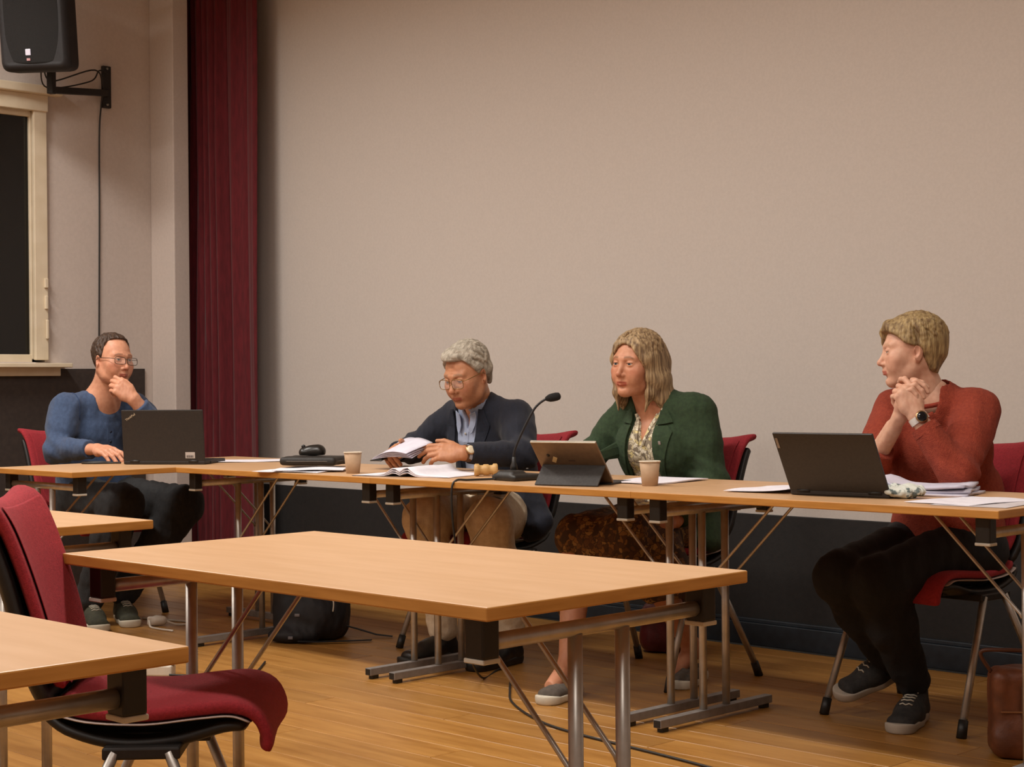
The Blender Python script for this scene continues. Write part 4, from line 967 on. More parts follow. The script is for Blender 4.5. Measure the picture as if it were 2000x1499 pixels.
# ---------------------------------------------------------------- woman in red sweater
def woman_red():
    off = vv(-1.72, 0.80, 0); root = empty('person', off, 0, 'woman with short blonde hair in a red sweater, hands clasped under her chin', 'person')
    J = dict(skin='#d6a88e', pel=(-1.70, 0.90, 0.555), waist=(-1.70, 0.90, 0.70), chest=(-1.70, 0.845, 0.855), neckb=(-1.672, 0.782, 0.990),
             shR=(-1.845, 0.83, 0.958), shL=(-1.545, 0.81, 0.958), elR=(-1.80, 0.60, 0.785), elL=(-1.48, 0.575, 0.778), wrR=(-1.652, 0.545, 0.952), wrL=(-1.592, 0.535, 0.955),
             hipR=(-1.79, 0.88, 0.53), hipL=(-1.61, 0.88, 0.53), knR=(-1.805, 0.45, 0.462), knL=(-1.685, 0.46, 0.455), anL=(-1.715, 0.70, 0.13), anR=(-1.815, 0.74, 0.17))
    S = 0.915; R_ = frame(math.radians(-141), math.radians(-4), math.radians(-3)); c = vv(-1.728, 0.735, 1.150); T = lambda p: (np.asarray(p)*S) @ R_.T+c
    nb = (R_.T @ (vv(J['neckb'])+vv(0.0, 0.02, -0.04)-c))/S
    P = dict(skin='#d6a88e', brow='#a98762', broww=0.45, neck=nb, neckr=0.050, jaw=0.86, fem=1.0, nose=0.92, eye=0.0016, eyez=0.0002, lips='#b5695a', blush='#c47a62', blushw=0.4, iris='5a6a70', gaze=(0, -0.1))
    _, hp, hf, hc = make_head(P)
    HL = dict(wrist=J['wrL'], fwd=(-0.42, -0.12, 0.90), back=(0.80, -0.60, 0.25), thumb_side=1, curl=[(30, 45, 25), (62, 62, 30), (70, 66, 32), (74, 68, 34)], arm=vv(J['wrL'])*0.6+vv(J['elL'])*0.4, armr=0.025, s=0.94,
              tdirs=[(0.8, 0.35, -0.3), (0.95, 0.05, -0.25), (0.95, -0.1, -0.2)])
    HR = dict(wrist=J['wrR'], fwd=(0.10, -0.02, 1.0), back=(-0.80, -0.35, 0.05), thumb_side=-1, curl=[(48, 55, 28), (58, 60, 30), (66, 62, 30), (70, 64, 30)], arm=vv(J['wrR'])*0.35+vv(J['elR'])*0.65, armr=0.026, s=0.94,
              tdirs=[(0.8, 0.35, -0.2), (0.95, 0.05, -0.2), (0.95, -0.1, -0.1)])
    hs = []
    for H in (HL, HR): p, f = hand_mesh([H]).mesh(); hs.append((p, f, None))
    skin_body(J, [(T(hp), hf, hc)], hs, root, off, SKIN); eyeball(P, root, off, T)
    def hb(V):
        V.ell((0, -0.024, 0.040), (0.082, 0.101, 0.087), 0.0); V.ell((0, -0.074, 0.025), (0.062, 0.042, 0.065), 0.03)
        V.seg((0, -0.082, -0.02), (0, -0.068, -0.072), 0.052, 0.030, 0.03, side=(1, 0, 0), flat=0.55)
        for sx in (-1, 1):
            V.seg((sx*0.070, 0.022, 0.030), (sx*0.072, -0.005, 0.012), 0.015, 0.012, 0.02); V.seg((sx*0.064, -0.045, 0.01), (sx*0.046, -0.060, -0.062), 0.020, 0.012, 0.03)
        V.ell((0.004, 0.035, 0.082), (0.056, 0.052, 0.032), 0.03)
        V.chain([(0.0, 0.072, 0.096), (0.036, 0.082, 0.072), (0.052, 0.079, 0.036), (0.058, 0.072, 0.0), (0.057, 0.070, -0.018)], [0.013, 0.011, 0.008, 0.005, 0.003], 0.02)
        V.chain([(-0.022, 0.074, 0.090), (-0.052, 0.056, 0.062), (-0.072, 0.024, 0.030)], [0.013, 0.012, 0.010], 0.02)
        locks(V, (0, -0.022, 0.040), (0.083, 0.103, 0.088), (-0.25, 0.35, 0.9), 54, 0.25, 1.75, 0.0075, 11, swirl=0.5)
        V.disp(lambda X, Y, Z: 0.0007*np.sin(np.arctan2(Y+0.03, np.abs(X)+0.01)*70+vnoise(X, Y, Z, 25, 2)*1.4+Z*20)+0.0008*vnoise(X, Y*0.6, Z, 60, 4))
        V.fn(lambda X, Y, Z: Y-np.interp(Z, [-0.12, -0.085, -0.05, -0.02, 0.0, 0.012, 0.025, 0.05, 0.066, 0.078, 0.088], [-0.075, -0.045, -0.032, -0.028, -0.022, 0.0, 0.030, 0.052, 0.074, 0.098, 0.16])-np.where(X > 0.028, 0.06*ss(-0.03, 0.01, Z), 0), op='and', k=0.006)
        for sx in (-1, 1): V.ell((sx*0.090, -0.006, -0.014), (0.022, 0.022, 0.028), 0.008, op='sub')
    V = hair_vol(P, hb); p, f = V.mesh()
    mesh_obj('hair', T(p), f, mat('fair_hair', '#b39a6a', '#644a2c', rough=0.65, scale=80, stretch=(1.2, 1.2, 0.2), detail=5, bump=0.3, bscale=170, contrast=(0.3, 0.68)), root, True, off)
    # sweater
    RED = mat('rust_knit', '#923a24', '#84301d', rough=0.95, scale=120, bump=0.45, bscale=330)
    Vj = Vol(*jbounds(J, ['pel', 'neckb', 'shL', 'shR', 'elL', 'elR', 'wrL', 'wrR'], 0.17), 0.005)
    torso(Vj, J, 0.015, hip=1.04, wst=1.0, cst=0.94); Vj.seg(vv(J['pel'])+vv(0, -0.02, -0.02), J['waist'], 0.185, 0.17, 0.03, side=(1, 0, 0), flat=0.8)
    sd, up, fr = tframe(J); ch = vv(J['chest'])
    for sx in (-1, 1): Vj.ell(ch+sd*sx*0.065+fr*0.070-up*0.04, (0.075, 0.06, 0.07), 0.06)
    arm(Vj, J, 'L', 0.014, s=0.96, end=0.86); arm(Vj, J, 'R', 0.014, s=0.96, end=0.42)
    nbw = vv(J['neckb']); cd = nrm(c-vv(0, 0, 0.05)-nbw)
    Vj.seg(nbw-cd*0.012, nbw+cd*0.020, 0.078, 0.074, 0.02); Vj.seg(nbw-cd*0.005+fr*0.008, nbw+cd*0.12+fr*0.0, 0.0665, 0.078, 0.006, op='sub')
    cuff_cut(Vj, J, 'L', 0.80); cuff_cut(Vj, J, 'R', 0.40)
    for q in 'LR':
        el = vv(J['el'+q]); sh_ = vv(J['sh'+q])
        Vj.disp(lambda X, Y, Z: 0.005*np.sin(((X-el[0])*0.5+(Y-el[1])*0.6+(Z-el[2]))*90)*np.exp(-((X-el[0])**2+(Y-el[1])**2+(Z-el[2])**2)/0.10**2))
    fold(Vj, 0.0035, 32, 7.0, 0.001, 110); sw = vobj('sweater', Vj, RED, root, off)
    pts = [nbw+cd*0.016+(sd*math.cos(a)*0.0725+fr*math.sin(a)*0.0725) for a in np.linspace(0, 2*math.pi, 37)]
    MB().tube(pts, 0.0075, 8).build('collar_rib', mat('rust_rib', '#86301f', '#943824', rough=0.95, scale=200, bump=0.4, bscale=400), sw, off)
    el, wr = vv(J['elL']), vv(J['wrL'])
    MB().tube([el+(wr-el)*0.70, el+(wr-el)*0.82], [0.044, 0.040], 20, cap=False).build('cuff', RED, sw, off)
    # trousers, legs crossed
    NV = mat('dark_trousers', '#0b0c11', '#08090d', rough=0.9, scale=50, bump=0.15, bscale=250)
    Vp = Vol(*jbounds(J, ['pel', 'hipL', 'hipR', 'knL', 'knR', 'anL', 'anR'], 0.17), 0.006)
    Vp.seg(J['hipR'], J['hipL'], 0.11, 0.11, 0.05)
    for q in 'LR': leg(Vp, J, q, 0.018, s=1.02, ank=0.9)
    fold(Vp, 0.004, 40, 5.0); vobj('trousers', Vp, NV, root, off)
    GS = mat('dark_sneaker', '#2a2826', '#1d1b1a', rough=0.8, scale=70, bump=0.2); SS_ = mat('grey_sole', '#a89e90', rough=0.7)
    shoe(root, off, (-1.725, 0.755, 0), math.radians(-72), 0, 0, GS, SS_, L=0.27, s=0.97)
    shoe(root, off, (-1.80, 0.815, 0.135), math.radians(-118), math.radians(-18), math.radians(16), GS, SS_, L=0.27, s=0.97)
    wl_ = wr*0.93+el*0.07
    o = watch(root, off, wl_, el, 0.030, mat('white_strap', '#d8d0c8', rough=0.5), mat('black_dial', '#141418', rough=0.15), (0.75, -0.62, 0.2), 0.018)
woman_red()
# ---------------------------------------------------------------- man in blue shirt
def man_blue():
    off = vv(-5.75, 0.30, 0); root = empty('person', off, 0, 'balding man in glasses and a blue henley shirt, hand on chin behind the open laptop', 'person')
    J = dict(skin='#d0987a', pel=(-5.82, 0.30, 0.555), waist=(-5.82, 0.30, 0.70), chest=(-5.80, 0.30, 0.86), neckb=(-5.745, 0.305, 1.005),
             shR=(-5.775, 0.125, 0.955), shL=(-5.765, 0.480, 0.955), elR=(-5.69, 0.035, 0.775), elL=(-5.43, 0.47, 0.79), wrR=(-5.42, 0.075, 0.785), wrL=(-5.455, 0.285, 1.005),
             hipR=(-5.80, 0.21, 0.53), hipL=(-5.80, 0.39, 0.53), knR=(-5.38, 0.18, 0.535), knL=(-5.345, 0.475, 0.515), anR=(-5.50, 0.08, 0.12), anL=(-5.51, 0.26, 0.13))
    S = 0.99; R_ = frame(math.radians(4), math.radians(-3), math.radians(4)); c = vv(-5.665, 0.312, 1.183); T = lambda p: (np.asarray(p)*S) @ R_.T+c
    nb = (R_.T @ (vv(J['neckb'])+vv(-0.02, 0.0, -0.05)-c))/S
    P = dict(skin='#d0987a', brow='#5a4030', broww=0.6, neck=nb, neckr=0.062, jaw=1.06, nose=1.05, eye=0.0040, lips='#a5594a', blush='#b8614c', blushw=0.5, iris='5a6a70', gaze=(0.1, 0))
    _, hp, hf, hc = make_head(P)
    HR = dict(wrist=J['wrR'], fwd=(1.0, 0.08, -0.10), back=(-0.1, -0.25, 1.0), thumb_side=-1, curl=[(14, 24, 14), (18, 26, 16), (20, 26, 16), (22, 26, 16)], arm=vv(J['wrR'])*0.7+vv(J['elR'])*0.3, armr=0.028, s=1.02, spread=0.06)
    HL = dict(wrist=J['wrL'], fwd=(-0.42, -0.62, 0.66), back=(0.86, -0.38, 0.25), thumb_side=1, curl=[(38, 55, 30), (50, 60, 35), (56, 62, 35), (60, 62, 35)], arm=vv(J['wrL'])*0.65+vv(J['elL'])*0.35, armr=0.029, s=1.03,
              tdirs=[(0.55, 0.55, -0.5), (0.8, 0.2, -0.5), (0.9, 0.0, -0.4)])
    hs = []
    for H in (HL, HR): p, f = hand_mesh([H]).mesh(); hs.append((p, f, None))
    Vc = Vol(*jbounds(J, ['chest', 'neckb', 'shL', 'shR'], 0.16), 0.005); torso(Vc, J, 0.0); Vc.seg(J['neckb'], T((0, -0.022, -0.075)), 0.066, 0.0615, 0.06)
    p, f = Vc.mesh(); hs.append((p, f, None))
    skin_body(J, [(T(hp), hf, hc)], hs, root, off, SKIN); eyeball(P, root, off, T)
    def hb(V):
        V.ell((0, -0.020, 0.036), (0.0785, 0.0985, 0.0865), 0.0)
        for sx in (-1, 1): V.seg((sx*0.068, 0.0, 0.02), (sx*0.068, -0.03, -0.01), 0.012, 0.012, 0.02)
        V.seg((0, -0.075, 0.0), (0, -0.068, -0.05), 0.05, 0.036, 0.03, side=(1, 0, 0), flat=0.6)
        locks(V, (0, -0.020, 0.036), (0.078, 0.098, 0.086), (0, -0.2, 1.0), 44, 0.2, 1.9, 0.0052, 41, swirl=0.5)
        V.disp(lambda X, Y, Z: 0.0005*np.sin(X*240+Y*60)+0.0008*np.sin(Y*300+Z*150)+0.0012*vnoise(X, Y, Z, 70, 4))
        V.fn(lambda X, Y, Z: Y-np.interp(Z, [-0.10, -0.075, -0.045, -0.030, 0.0, 0.03, 0.055, 0.080, 0.100, 0.112], [-0.07, -0.045, -0.035, -0.020, 0.012, 0.018, 0.020, 0.028, 0.050, 0.085])+0.010*np.exp(-((np.abs(X)-0.045)/0.02)**2), op='and', k=0.005)
        for sx in (-1, 1): V.ell((sx*0.088, -0.008, -0.012), (0.02, 0.022, 0.030), 0.008, op='sub')
        V.ell((0, 0.05, -0.09), (0.08, 0.09, 0.08), 0.01, op='sub')
    V = hair_vol(P, hb); p, f = V.mesh(); mesh_obj('hair', T(p), f, mat('brown_hair', '#4a3424', '#32231a', rough=0.55, scale=120, bump=0.3, bscale=300), root, True, off)
    glasses(T, root, off, mat('dark_rim', '#4a4038', rough=0.35, metal=0.5), dict(w=0.0285, h=0.0165, z=-0.002, y=0.106, cx=0.034))
    # shirt
    BLU = mat('blue_jersey', '#3c4f6e', '#344562', rough=0.92, scale=70, bump=0.25, bscale=350, sheen=0.1)
    Vj = Vol(*jbounds(J, ['pel', 'neckb', 'shL', 'shR', 'elL', 'elR', 'wrL', 'wrR'], 0.17), 0.005)
    torso(Vj, J, 0.014, hip=1.10, wst=1.10, cst=1.04)
    for q in 'LR': arm(Vj, J, q, 0.014, s=1.05, end=0.90)
    sd, up, fr = tframe(J); ch = vv(J['chest']); nbw = vv(J['neckb'])
    Vj.seg(nbw+vv(-0.015, 0, 0.02), nbw+vv(0.085, 0, -0.02), 0.078, 0.060, 0.008, op='sub'); Vj.seg(nbw, nbw+vv(0, 0, 0.12), 0.074, 0.085, 0.008, op='sub')
    for q in 'LR':
        cuff_cut(Vj, J, q, 0.84); el = vv(J['el'+q])
        Vj.disp(lambda X, Y, Z: 0.005*np.sin(((X-el[0])*0.5+(Y-el[1])*0.4+(Z-el[2]))*95)*np.exp(-((X-el[0])**2+(Y-el[1])**2+(Z-el[2])**2)/0.09**2))
    fold(Vj, 0.004, 30, 9.0, 0.0014, 100); sh = vobj('henley_shirt', Vj, BLU, root, off)
    patch(Vj, ch, sd, up, fr, [[(-0.016, y), (0.016, y)] for y in (0.045, 0.0, -0.045, -0.085)], 0.002, 0.003).build('placket', BLU, sh, off)
    for y in (0.025, -0.02, -0.062):
        q = Vj.hit(ch+up*y+fr*0.35, -fr, 0.6, 0.006); MB().lathe([(0.0055, 0), (0.0055, 0.002), (0.003, 0.003)], q-off, 10, tuple(fr)).build('button', mat('dark_button', '#1c2438', rough=0.4), sh)
    for sx, q in ((-1, 'R'), (1, 'L')):
        # raised shoulder seams
        s0 = vv(J['sh'+q]); pts = []
        for a in np.linspace(-1.3, 1.9, 15):
            d = fr*math.sin(a)*1.0+up*math.cos(a); o_ = s0-sd*sx*0.035; pts.append(Vj.hit(o_+d*0.25, -d, 0.4, 0.0005))
        MB().tube(pts, 0.0022, 6).build('seam', mat('blue_seam', '#283c5e', rough=0.95), sh, off)
    # trousers
    CHA = mat('charcoal_denim', '#222223', '#1a1a1b', rough=0.9, scale=60, bump=0.2, bscale=280)
    Vp = Vol(*jbounds(J, ['pel', 'hipL', 'hipR', 'knL', 'knR', 'anL', 'anR'], 0.17), 0.006)
    Vp.seg(J['hipR'], J['hipL'], 0.115, 0.115, 0.05)
    for q in 'LR': leg(Vp, J, q, 0.024, s=1.10, ank=0.95)
    fold(Vp, 0.005, 40, 5.0, 0.002, 90); vobj('trousers', Vp, CHA, root, off)
    OL = mat('olive_sneaker', '#3a3a2a', '#2e2e22', rough=0.85, scale=70, bump=0.2); SL = mat('cream_sole', '#cbc2ae', rough=0.65)
    shoe(root, off, (-5.555, 0.275, 0), math.radians(-22), 0, 0, OL, SL, L=0.29, high=0.12); shoe(root, off, (-5.54, 0.10, 0), math.radians(-20), 0, 0, OL, SL, L=0.29, high=0.12)
man_blue()
# ================================================================= loudspeaker on the left wall
def loudspeaker():
    c = Vector((-6.42, 0.40, 2.92)); yaw = math.radians(-52); pit = math.radians(-8)
    r = empty('loudspeaker', (c.x, c.y, 2.64), 0, 'black plastic loudspeaker with rounded corners hanging above the window', 'loudspeaker')
    f = Vector((math.cos(yaw)*math.cos(pit), math.sin(yaw)*math.cos(pit), math.sin(pit))); s = f.cross(Vector((0, 0, 1))).normalized(); u = s.cross(f)
    Rm = Matrix((s, f, u)).transposed()      # columns: right, forward, up
    off = vv(c.x, c.y, 2.64); cn = vv(c); Rn = np.array(Rm)
    V = Vol((-0.24, -0.24, -0.36), (0.24, 0.24, 0.36), 0.006)
    V.box((0, 0.02, 0), (0.185, 0.15, 0.30), 0.0, rnd=0.06)
    V.fn(lambda X, Y, Z: np.abs(X)-0.185+np.maximum(-(Y-0.03), 0)*0.55+0*Z, op='and', k=0.03)
    V.fn(lambda X, Y, Z: np.abs(Z)-0.30+np.maximum(-(Y-0.03), 0)*0.22+0*X, op='and', k=0.03)
    V.box((0, 0.175, 0), (0.152, 0.012, 0.262), 0.004, rnd=0.012, op='sub')
    P, F = V.mesh(); T = lambda p: np.asarray(p) @ Rn.T+cn
    mesh_obj('body', T(P), F, mat('speaker_plastic', '#1d1c1f', '#18171a', rough=0.6, scale=90, bump=0.2, bscale=400), r, True, off)
    W = Vol((-0.2, 0.1, -0.3), (0.2, 0.24, 0.3), 0.006)
    W.box((0, 0.160, 0), (0.148, 0.010, 0.258), 0.0, rnd=0.01); W.disp(lambda X, Y, Z: 0.9*0.02*(X/0.15)**2+0.010*(Z/0.26)**2-0.010+0*Y)
    P, F = W.mesh(); mesh_obj('grille', T(P), F, mat('speaker_grille', '#0d0d0e', '#151516', rough=0.7, scale=300, contrast=(0.45, 0.55), bump=0.5, bscale=600), r, True, off)
    MB().box(Vector(T((0.02, 0.176, -0.20)))-Vector(off), (0.026, 0.004, 0.030), Rm, 0.002).build('badge', mat('badge_silver', '#d8d4d8', rough=0.25, metal=0.6, emit=('#e8dcf0', 0.5)), r)
    MB().box(Vector(T((0.02, 0.175, -0.235)))-Vector(off), (0.018, 0.003, 0.012), Rm, 0.001).build('indicator_lamp', mat('indicator', '#b08080', emit=('#d8a0a0', 0.3)), r)
    MB().box(Vector(T((0.165, -0.05, 0.0)))-Vector(off), (0.02, 0.05, 0.10), Rm, 0.006).build('handle', BLACKS, r)
    # wall arm: its own thing
    b = empty('wall_bracket', (XL, 0.972, 2.667), 0, 'black steel swivel wall bracket holding the loudspeaker', 'bracket')
    ob = vv(XL, 0.972, 2.667)
    MB().box((XL+0.012, 0.972, 2.667), (0.022, 0.05, 0.225), bev=0.004).build('wall_plate', BLACKS, b, ob)
    e = Vector((-6.52, 0.497, 2.562)); a0 = Vector((XL+0.04, 0.955, 2.63))
    MB().tube([(XL+0.02, 0.965, 2.63), a0], 0.022, 12).build('pivot', BLACKS, b, ob)
    d = (e-a0); ang = math.atan2(d.y, d.x)
    MB().box((a0+e)/2, (d.length+0.03, 0.03, 0.035), Matrix.Rotation(ang, 3, 'Z') @ Matrix.Rotation(-math.atan2(d.z, math.hypot(d.x, d.y)), 3, 'Y'), 0.004).build('arm', BLACKS, b, ob)
    MB().box(e+Vector((0, 0, 0.045)), (0.035, 0.035, 0.13), Matrix.Rotation(ang, 3, 'Z'), 0.004).build('post', BLACKS, b, ob)
    for zz in (2.765, 2.572): MB().tube([(XL+0.022, 0.972, zz), (XL+0.028, 0.972, zz)], 0.007, 10).build('screw', mat('screw_steel', '#9a9a94', rough=0.35, metal=0.9), b, ob)
    # cables
    q = Vector(T((0.08, -0.12, -0.25)))
    pts = [q, q+Vector((-0.03, 0.05, -0.10)), Vector((-6.66, 0.80, 2.66)), Vector((XL+0.06, 0.90, 2.74)), Vector((XL+0.05, 0.955, 2.73))]
    pts2 = [q+Vector((0.01, 0.01, 0)), q+Vector((-0.05, 0.09, -0.06)), Vector((-6.64, 0.82, 2.72)), Vector((XL+0.06, 0.92, 2.64)), Vector((XL+0.02, 0.935, 2.56)), Vector((XL+0.008, 0.930, 2.40)), Vector((XL+0.008, 0.925, 1.9)), Vector((XL+0.008, 0.915, 1.2)), Vector((XL+0.018, 0.91, 1.13)), Vector((XL+0.018, 0.905, 0.02))]
    tag(MB().tube(smooth(pts), 0.004, 6).build('speaker_cable', BLACKP), 'short looped black cable between loudspeaker and wall bracket', 'cable')
    tag(MB().tube(smooth(pts2), 0.0042, 6).build('speaker_cable', BLACKP), 'long black cable running straight down the wall from the loudspeaker', 'cable')
def smooth(pts, n=8):
    P = [Vector(p) for p in pts]; out = []
    for i in range(len(P)-1):
        p0, p1, p2, p3 = P[max(i-1, 0)], P[i], P[i+1], P[min(i+2, len(P)-1)]
        for k in range(n):
            f = k/n; out.append(0.5*((2*p1)+(p2-p0)*f+(2*p0-5*p1+4*p2-p3)*f*f+(-p0+3*p1-3*p2+p3)*f**3))
    return out+[P[-1]]
loudspeaker()

# ================================================================= laptops
ZT = TH
def textmesh(body, size, m, parent, M4):
    cu = bpy.data.curves.new('lettering', 'FONT'); cu.body = body; cu.size = size; cu.extrude = 0.0004; cu.align_x = 'CENTER'; cu.align_y = 'CENTER'
    t = bpy.data.objects.new('lettering_tmp', cu); COL.objects.link(t); bpy.context.view_layer.update()
    me = bpy.data.meshes.new_from_object(t.evaluated_get(bpy.context.evaluated_depsgraph_get())); bpy.data.objects.remove(t)
    o = bpy.data.objects.new('lettering', me); COL.objects.link(o); me.materials.clear(); me.materials.append(m); me.transform(M4); o.parent = parent; return o
LIDM = mat('laptop_black', '#241e1a', '#1d1815', rough=0.55, scale=120, bump=0.05)
def laptop(a, b, W_, H, D, tilt, label, m, lid_extra=None):
    """hinge from a to b (floor plan, left to right seen from behind); user sits on the left-hand side of a->b"""
    a = Vector((*a, ZT)); b = Vector((*b, ZT)); x = (b-a).normalized(); mid = (a+b)/2
    ang = math.atan2(x.y, x.x); r = empty('laptop', mid, ang, label, 'laptop')
    MB().box((0, D/2, 0.009), (W_, D, 0.016), bev=0.004).build('base', m, r)
    kb = MB()
    for j in range(5):
        for i in range(13): kb.box((-W_*0.43+i*W_*0.0717, D*0.30+j*0.021-0.02, 0.0182), (W_*0.062, 0.0175, 0.0022))
    tag(kb.build('keys', BLACKP, r), kind='stuff')
    MB().box((0, D*0.78, 0.0175), (W_*0.3, D*0.24, 0.001)).build('touchpad', mat('touchpad', '#2a2522', rough=0.4), r)
    Rl = Matrix.Rotation(tilt, 3, 'X')      # tilt>0 leans away from the user
    def L(p): return Rl @ Vector(p)+Vector((0, 0.004, 0.014))
    lid = MB().box(L((0, 0, H/2)), (W_, 0.008, H), Rl, 0.003).build('lid', m, r)
    MB().box(L((0, 0.0045, H/2+0.005)), (W_*0.94, 0.001, H*0.88), Rl).build('screen', mat('laptop_screen', '#1a2028', rough=0.2, emit=('#9ab0d0', 0.6)), lid)
    for sx in (-1, 1): MB().tube([(sx*W_*0.36-0.02, 0.002, 0.014), (sx*W_*0.36+0.02, 0.002, 0.014)], 0.006, 10).build('hinge', BLACKP, lid)
    return r, lid, L, Rl
rA, lidA, LA, RA = laptop((-5.075, -0.005), (-4.775, 0.200), 0.362, 0.218, 0.245, math.radians(6), 'open black laptop in front of the man in the blue shirt', LIDM)
# badge lettering on the lid corner and an inventory sticker
Mx = Matrix.Translation(LA((-0.140, -0.0048, 0.188))) @ (RA @ Matrix(((1, 0, 0), (0, 0, -1), (0, 1, 0)))).to_4x4() @ Matrix.Rotation(math.radians(33), 4, 'Z')
textmesh('ThinkPad', 0.0135, mat('badge_pale', '#cdbfa6', rough=0.35, metal=0.3), lidA, Mx)
MB().box(LA((0.118, -0.0046, 0.026)), (0.042, 0.0008, 0.026), RA).build('sticker', mat('sticker_white', '#b9b2ae', rough=0.6), lidA)
st = MB()
for i in range(9): st.box(LA((0.104+i*0.0034, -0.0052, 0.021)), (0.0014 if i % 3 else 0.0022, 0.0006, 0.010), RA)
tag(st.build('barcode', BLACKP, lidA), kind='stuff')
rD, lidD, LD, RD = laptop((-1.785, 0.165), (-1.472, 0.195), 0.315, 0.198, 0.22, math.radians(31), 'open dark grey laptop in front of the woman in the red sweater', mat('laptop_grey', '#2b2622', '#241f1c', rough=0.5, scale=120))
MB().box(LD((-0.148, -0.0046, 0.165)), (0.008, 0.0008, 0.034), RD).build('lid_badge', mat('badge_silver2', '#8d8680', rough=0.3, metal=0.6), lidD)
tag(MB().box((-4.835, 0.265, ZT+0.008), (0.018, 0.05, 0.014), rotz(0.9), 0.003).tube(smooth([(-4.845, 0.25, ZT+0.009), (-4.86, 0.215, ZT+0.006), (-4.845, 0.185, ZT+0.012)]), 0.003, 6).build('usb_dongle', BLACKP), 'small black plug with a short cable behind the laptop lid', 'adapter')
tag(MB().tube(smooth([(-5.22, 0.02, ZT+0.005), (-5.27, 0.0, ZT+0.005), (-5.30, -0.05, ZT+0.005), (-5.26, -0.09, ZT+0.005), (-5.20, -0.06, ZT+0.005), (-5.17, -0.01, ZT+0.005), (-5.12, 0.01, ZT+0.006)]), 0.0042, 8).build('laptop_cable', BLACKP), 'black cable looped on the table by the hand on the laptop', 'cable')

# ================================================================= paper
def paper(name, c, w_, d, rz, label, cat='paper', curl=0.002, t=0.0012, z=ZT, m=PAPER, group=None, lift=0.0):
    n, k = 9, 9; G = []
    R_ = rotz(rz)
    for i in range(n):
        row = []
        for j in range(k):
            x = (i/(n-1)-0.5)*w_; y = (j/(k-1)-0.5)*d
            zz = z+t+0.0006+curl*(math.sin(i*0.9+c[0]*7)*math.cos(j*0.7+c[1]*5)*0.5+0.5)+lift*(i/(n-1))**3
            p = R_ @ Vector((x, y, 0)); row.append((c[0]+p.x, c[1]+p.y, zz))
        G.append(row)
    mb = MB().sheet(G, t); return tag(mb.build(name, m), label, cat, group)
paper('paper_sheet', (-4.87, 0.49), 0.297, 0.21, 0.9, 'white paper sheet on the table corner in front of the red curtain', curl=0.003)
paper('paper_sheet', (-4.02, 0.11), 0.29, 0.21, 0.35, 'loose white sheet lying in front of the black case', curl=0.004)
paper('paper_sheet', (-3.985, 0.14), 0.27, 0.19, 0.75, 'white folded sheet tucked half under the black case', curl=0.004, z=ZT+0.006)
paper('paper_sheet', (-2.50, 0.42), 0.21, 0.297, 0.1, 'white paper between the tablet stand and the paper cup', curl=0.004, t=0.004)
paper('paper_sheet', (-1.93, 0.30), 0.21, 0.28, 0.15, 'white sheet left of the dark grey laptop', curl=0.006, lift=0.01)
paper('paper_sheet', (-1.245, 0.235), 0.21, 0.297, -0.12, 'white sheet at the right end of the table row', curl=0.003)
paper('paper_sheet', (-1.175, 0.215), 0.21, 0.297, 0.1, 'lower grey-edged sheet under the white one at the table end', curl=0.0005, t=0.0008, m=mat('paper_grey', '#c9c2c4', rough=0.8))
# folded stack beside the dark grey laptop: one bundle with three leaves
r = empty('paper_bundle', (-1.50, 0.42, ZT), 0.25, 'bundle of folded papers lying right of the dark grey laptop', 'papers')
for k, (z0, w_, d, rz) in enumerate(((0.001, 0.30, 0.21, 0.0), (0.010, 0.29, 0.20, 0.12), (0.021, 0.27, 0.20, 0.05))):
    G = []
    for i in range(14):
        row = []
        for j in range(8):
            f = i/13; x = (f-0.5)*w_; y = (j/7-0.5)*d; q = rotz(rz) @ Vector((x, y, 0))
            bulge = 0.014*math.exp(-((f-0.08)/0.16)**2)+0.003*math.sin(j+i*0.4+k)
            row.append((q.x, q.y, z0+0.008+bulge*(0.6+0.4*k)))
        G.append(row)
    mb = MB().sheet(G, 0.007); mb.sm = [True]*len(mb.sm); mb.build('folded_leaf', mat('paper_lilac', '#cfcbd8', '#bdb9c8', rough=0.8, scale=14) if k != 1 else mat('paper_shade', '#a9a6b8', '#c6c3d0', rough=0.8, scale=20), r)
V = Vol((-0.09, -0.07, -0.005), (0.09, 0.07, 0.07), 0.003)
V.ell((0, 0, 0.018), (0.058, 0.036, 0.018), 0.0); V.ell((0.025, 0.01, 0.024), (0.034, 0.024, 0.016), 0.01); V.ell((-0.03, 0.005, 0.026), (0.022, 0.02, 0.014), 0.01)
V.disp(lambda X, Y, Z: 0.004*vnoise(X, Y, Z, 130, 1)+0.002*vnoise(X, Y, Z, 300, 2)); V.fn(lambda X, Y, Z: -(Z-0.001)+0*X+0*Y, op='and')
P, F = V.mesh()
o = mesh_obj('crumpled_napkin', P, F, mat('printed_napkin', '#cfd2c8', '#5d6a6a', rough=0.85, scale=45, contrast=(0.52, 0.60)), None, True); o.location = (-1.452, 0.235, ZT); o.rotation_euler = (0, 0, 0.7)
tag(o, 'crumpled pale napkin with dark print beside the dark grey laptop', 'napkin')

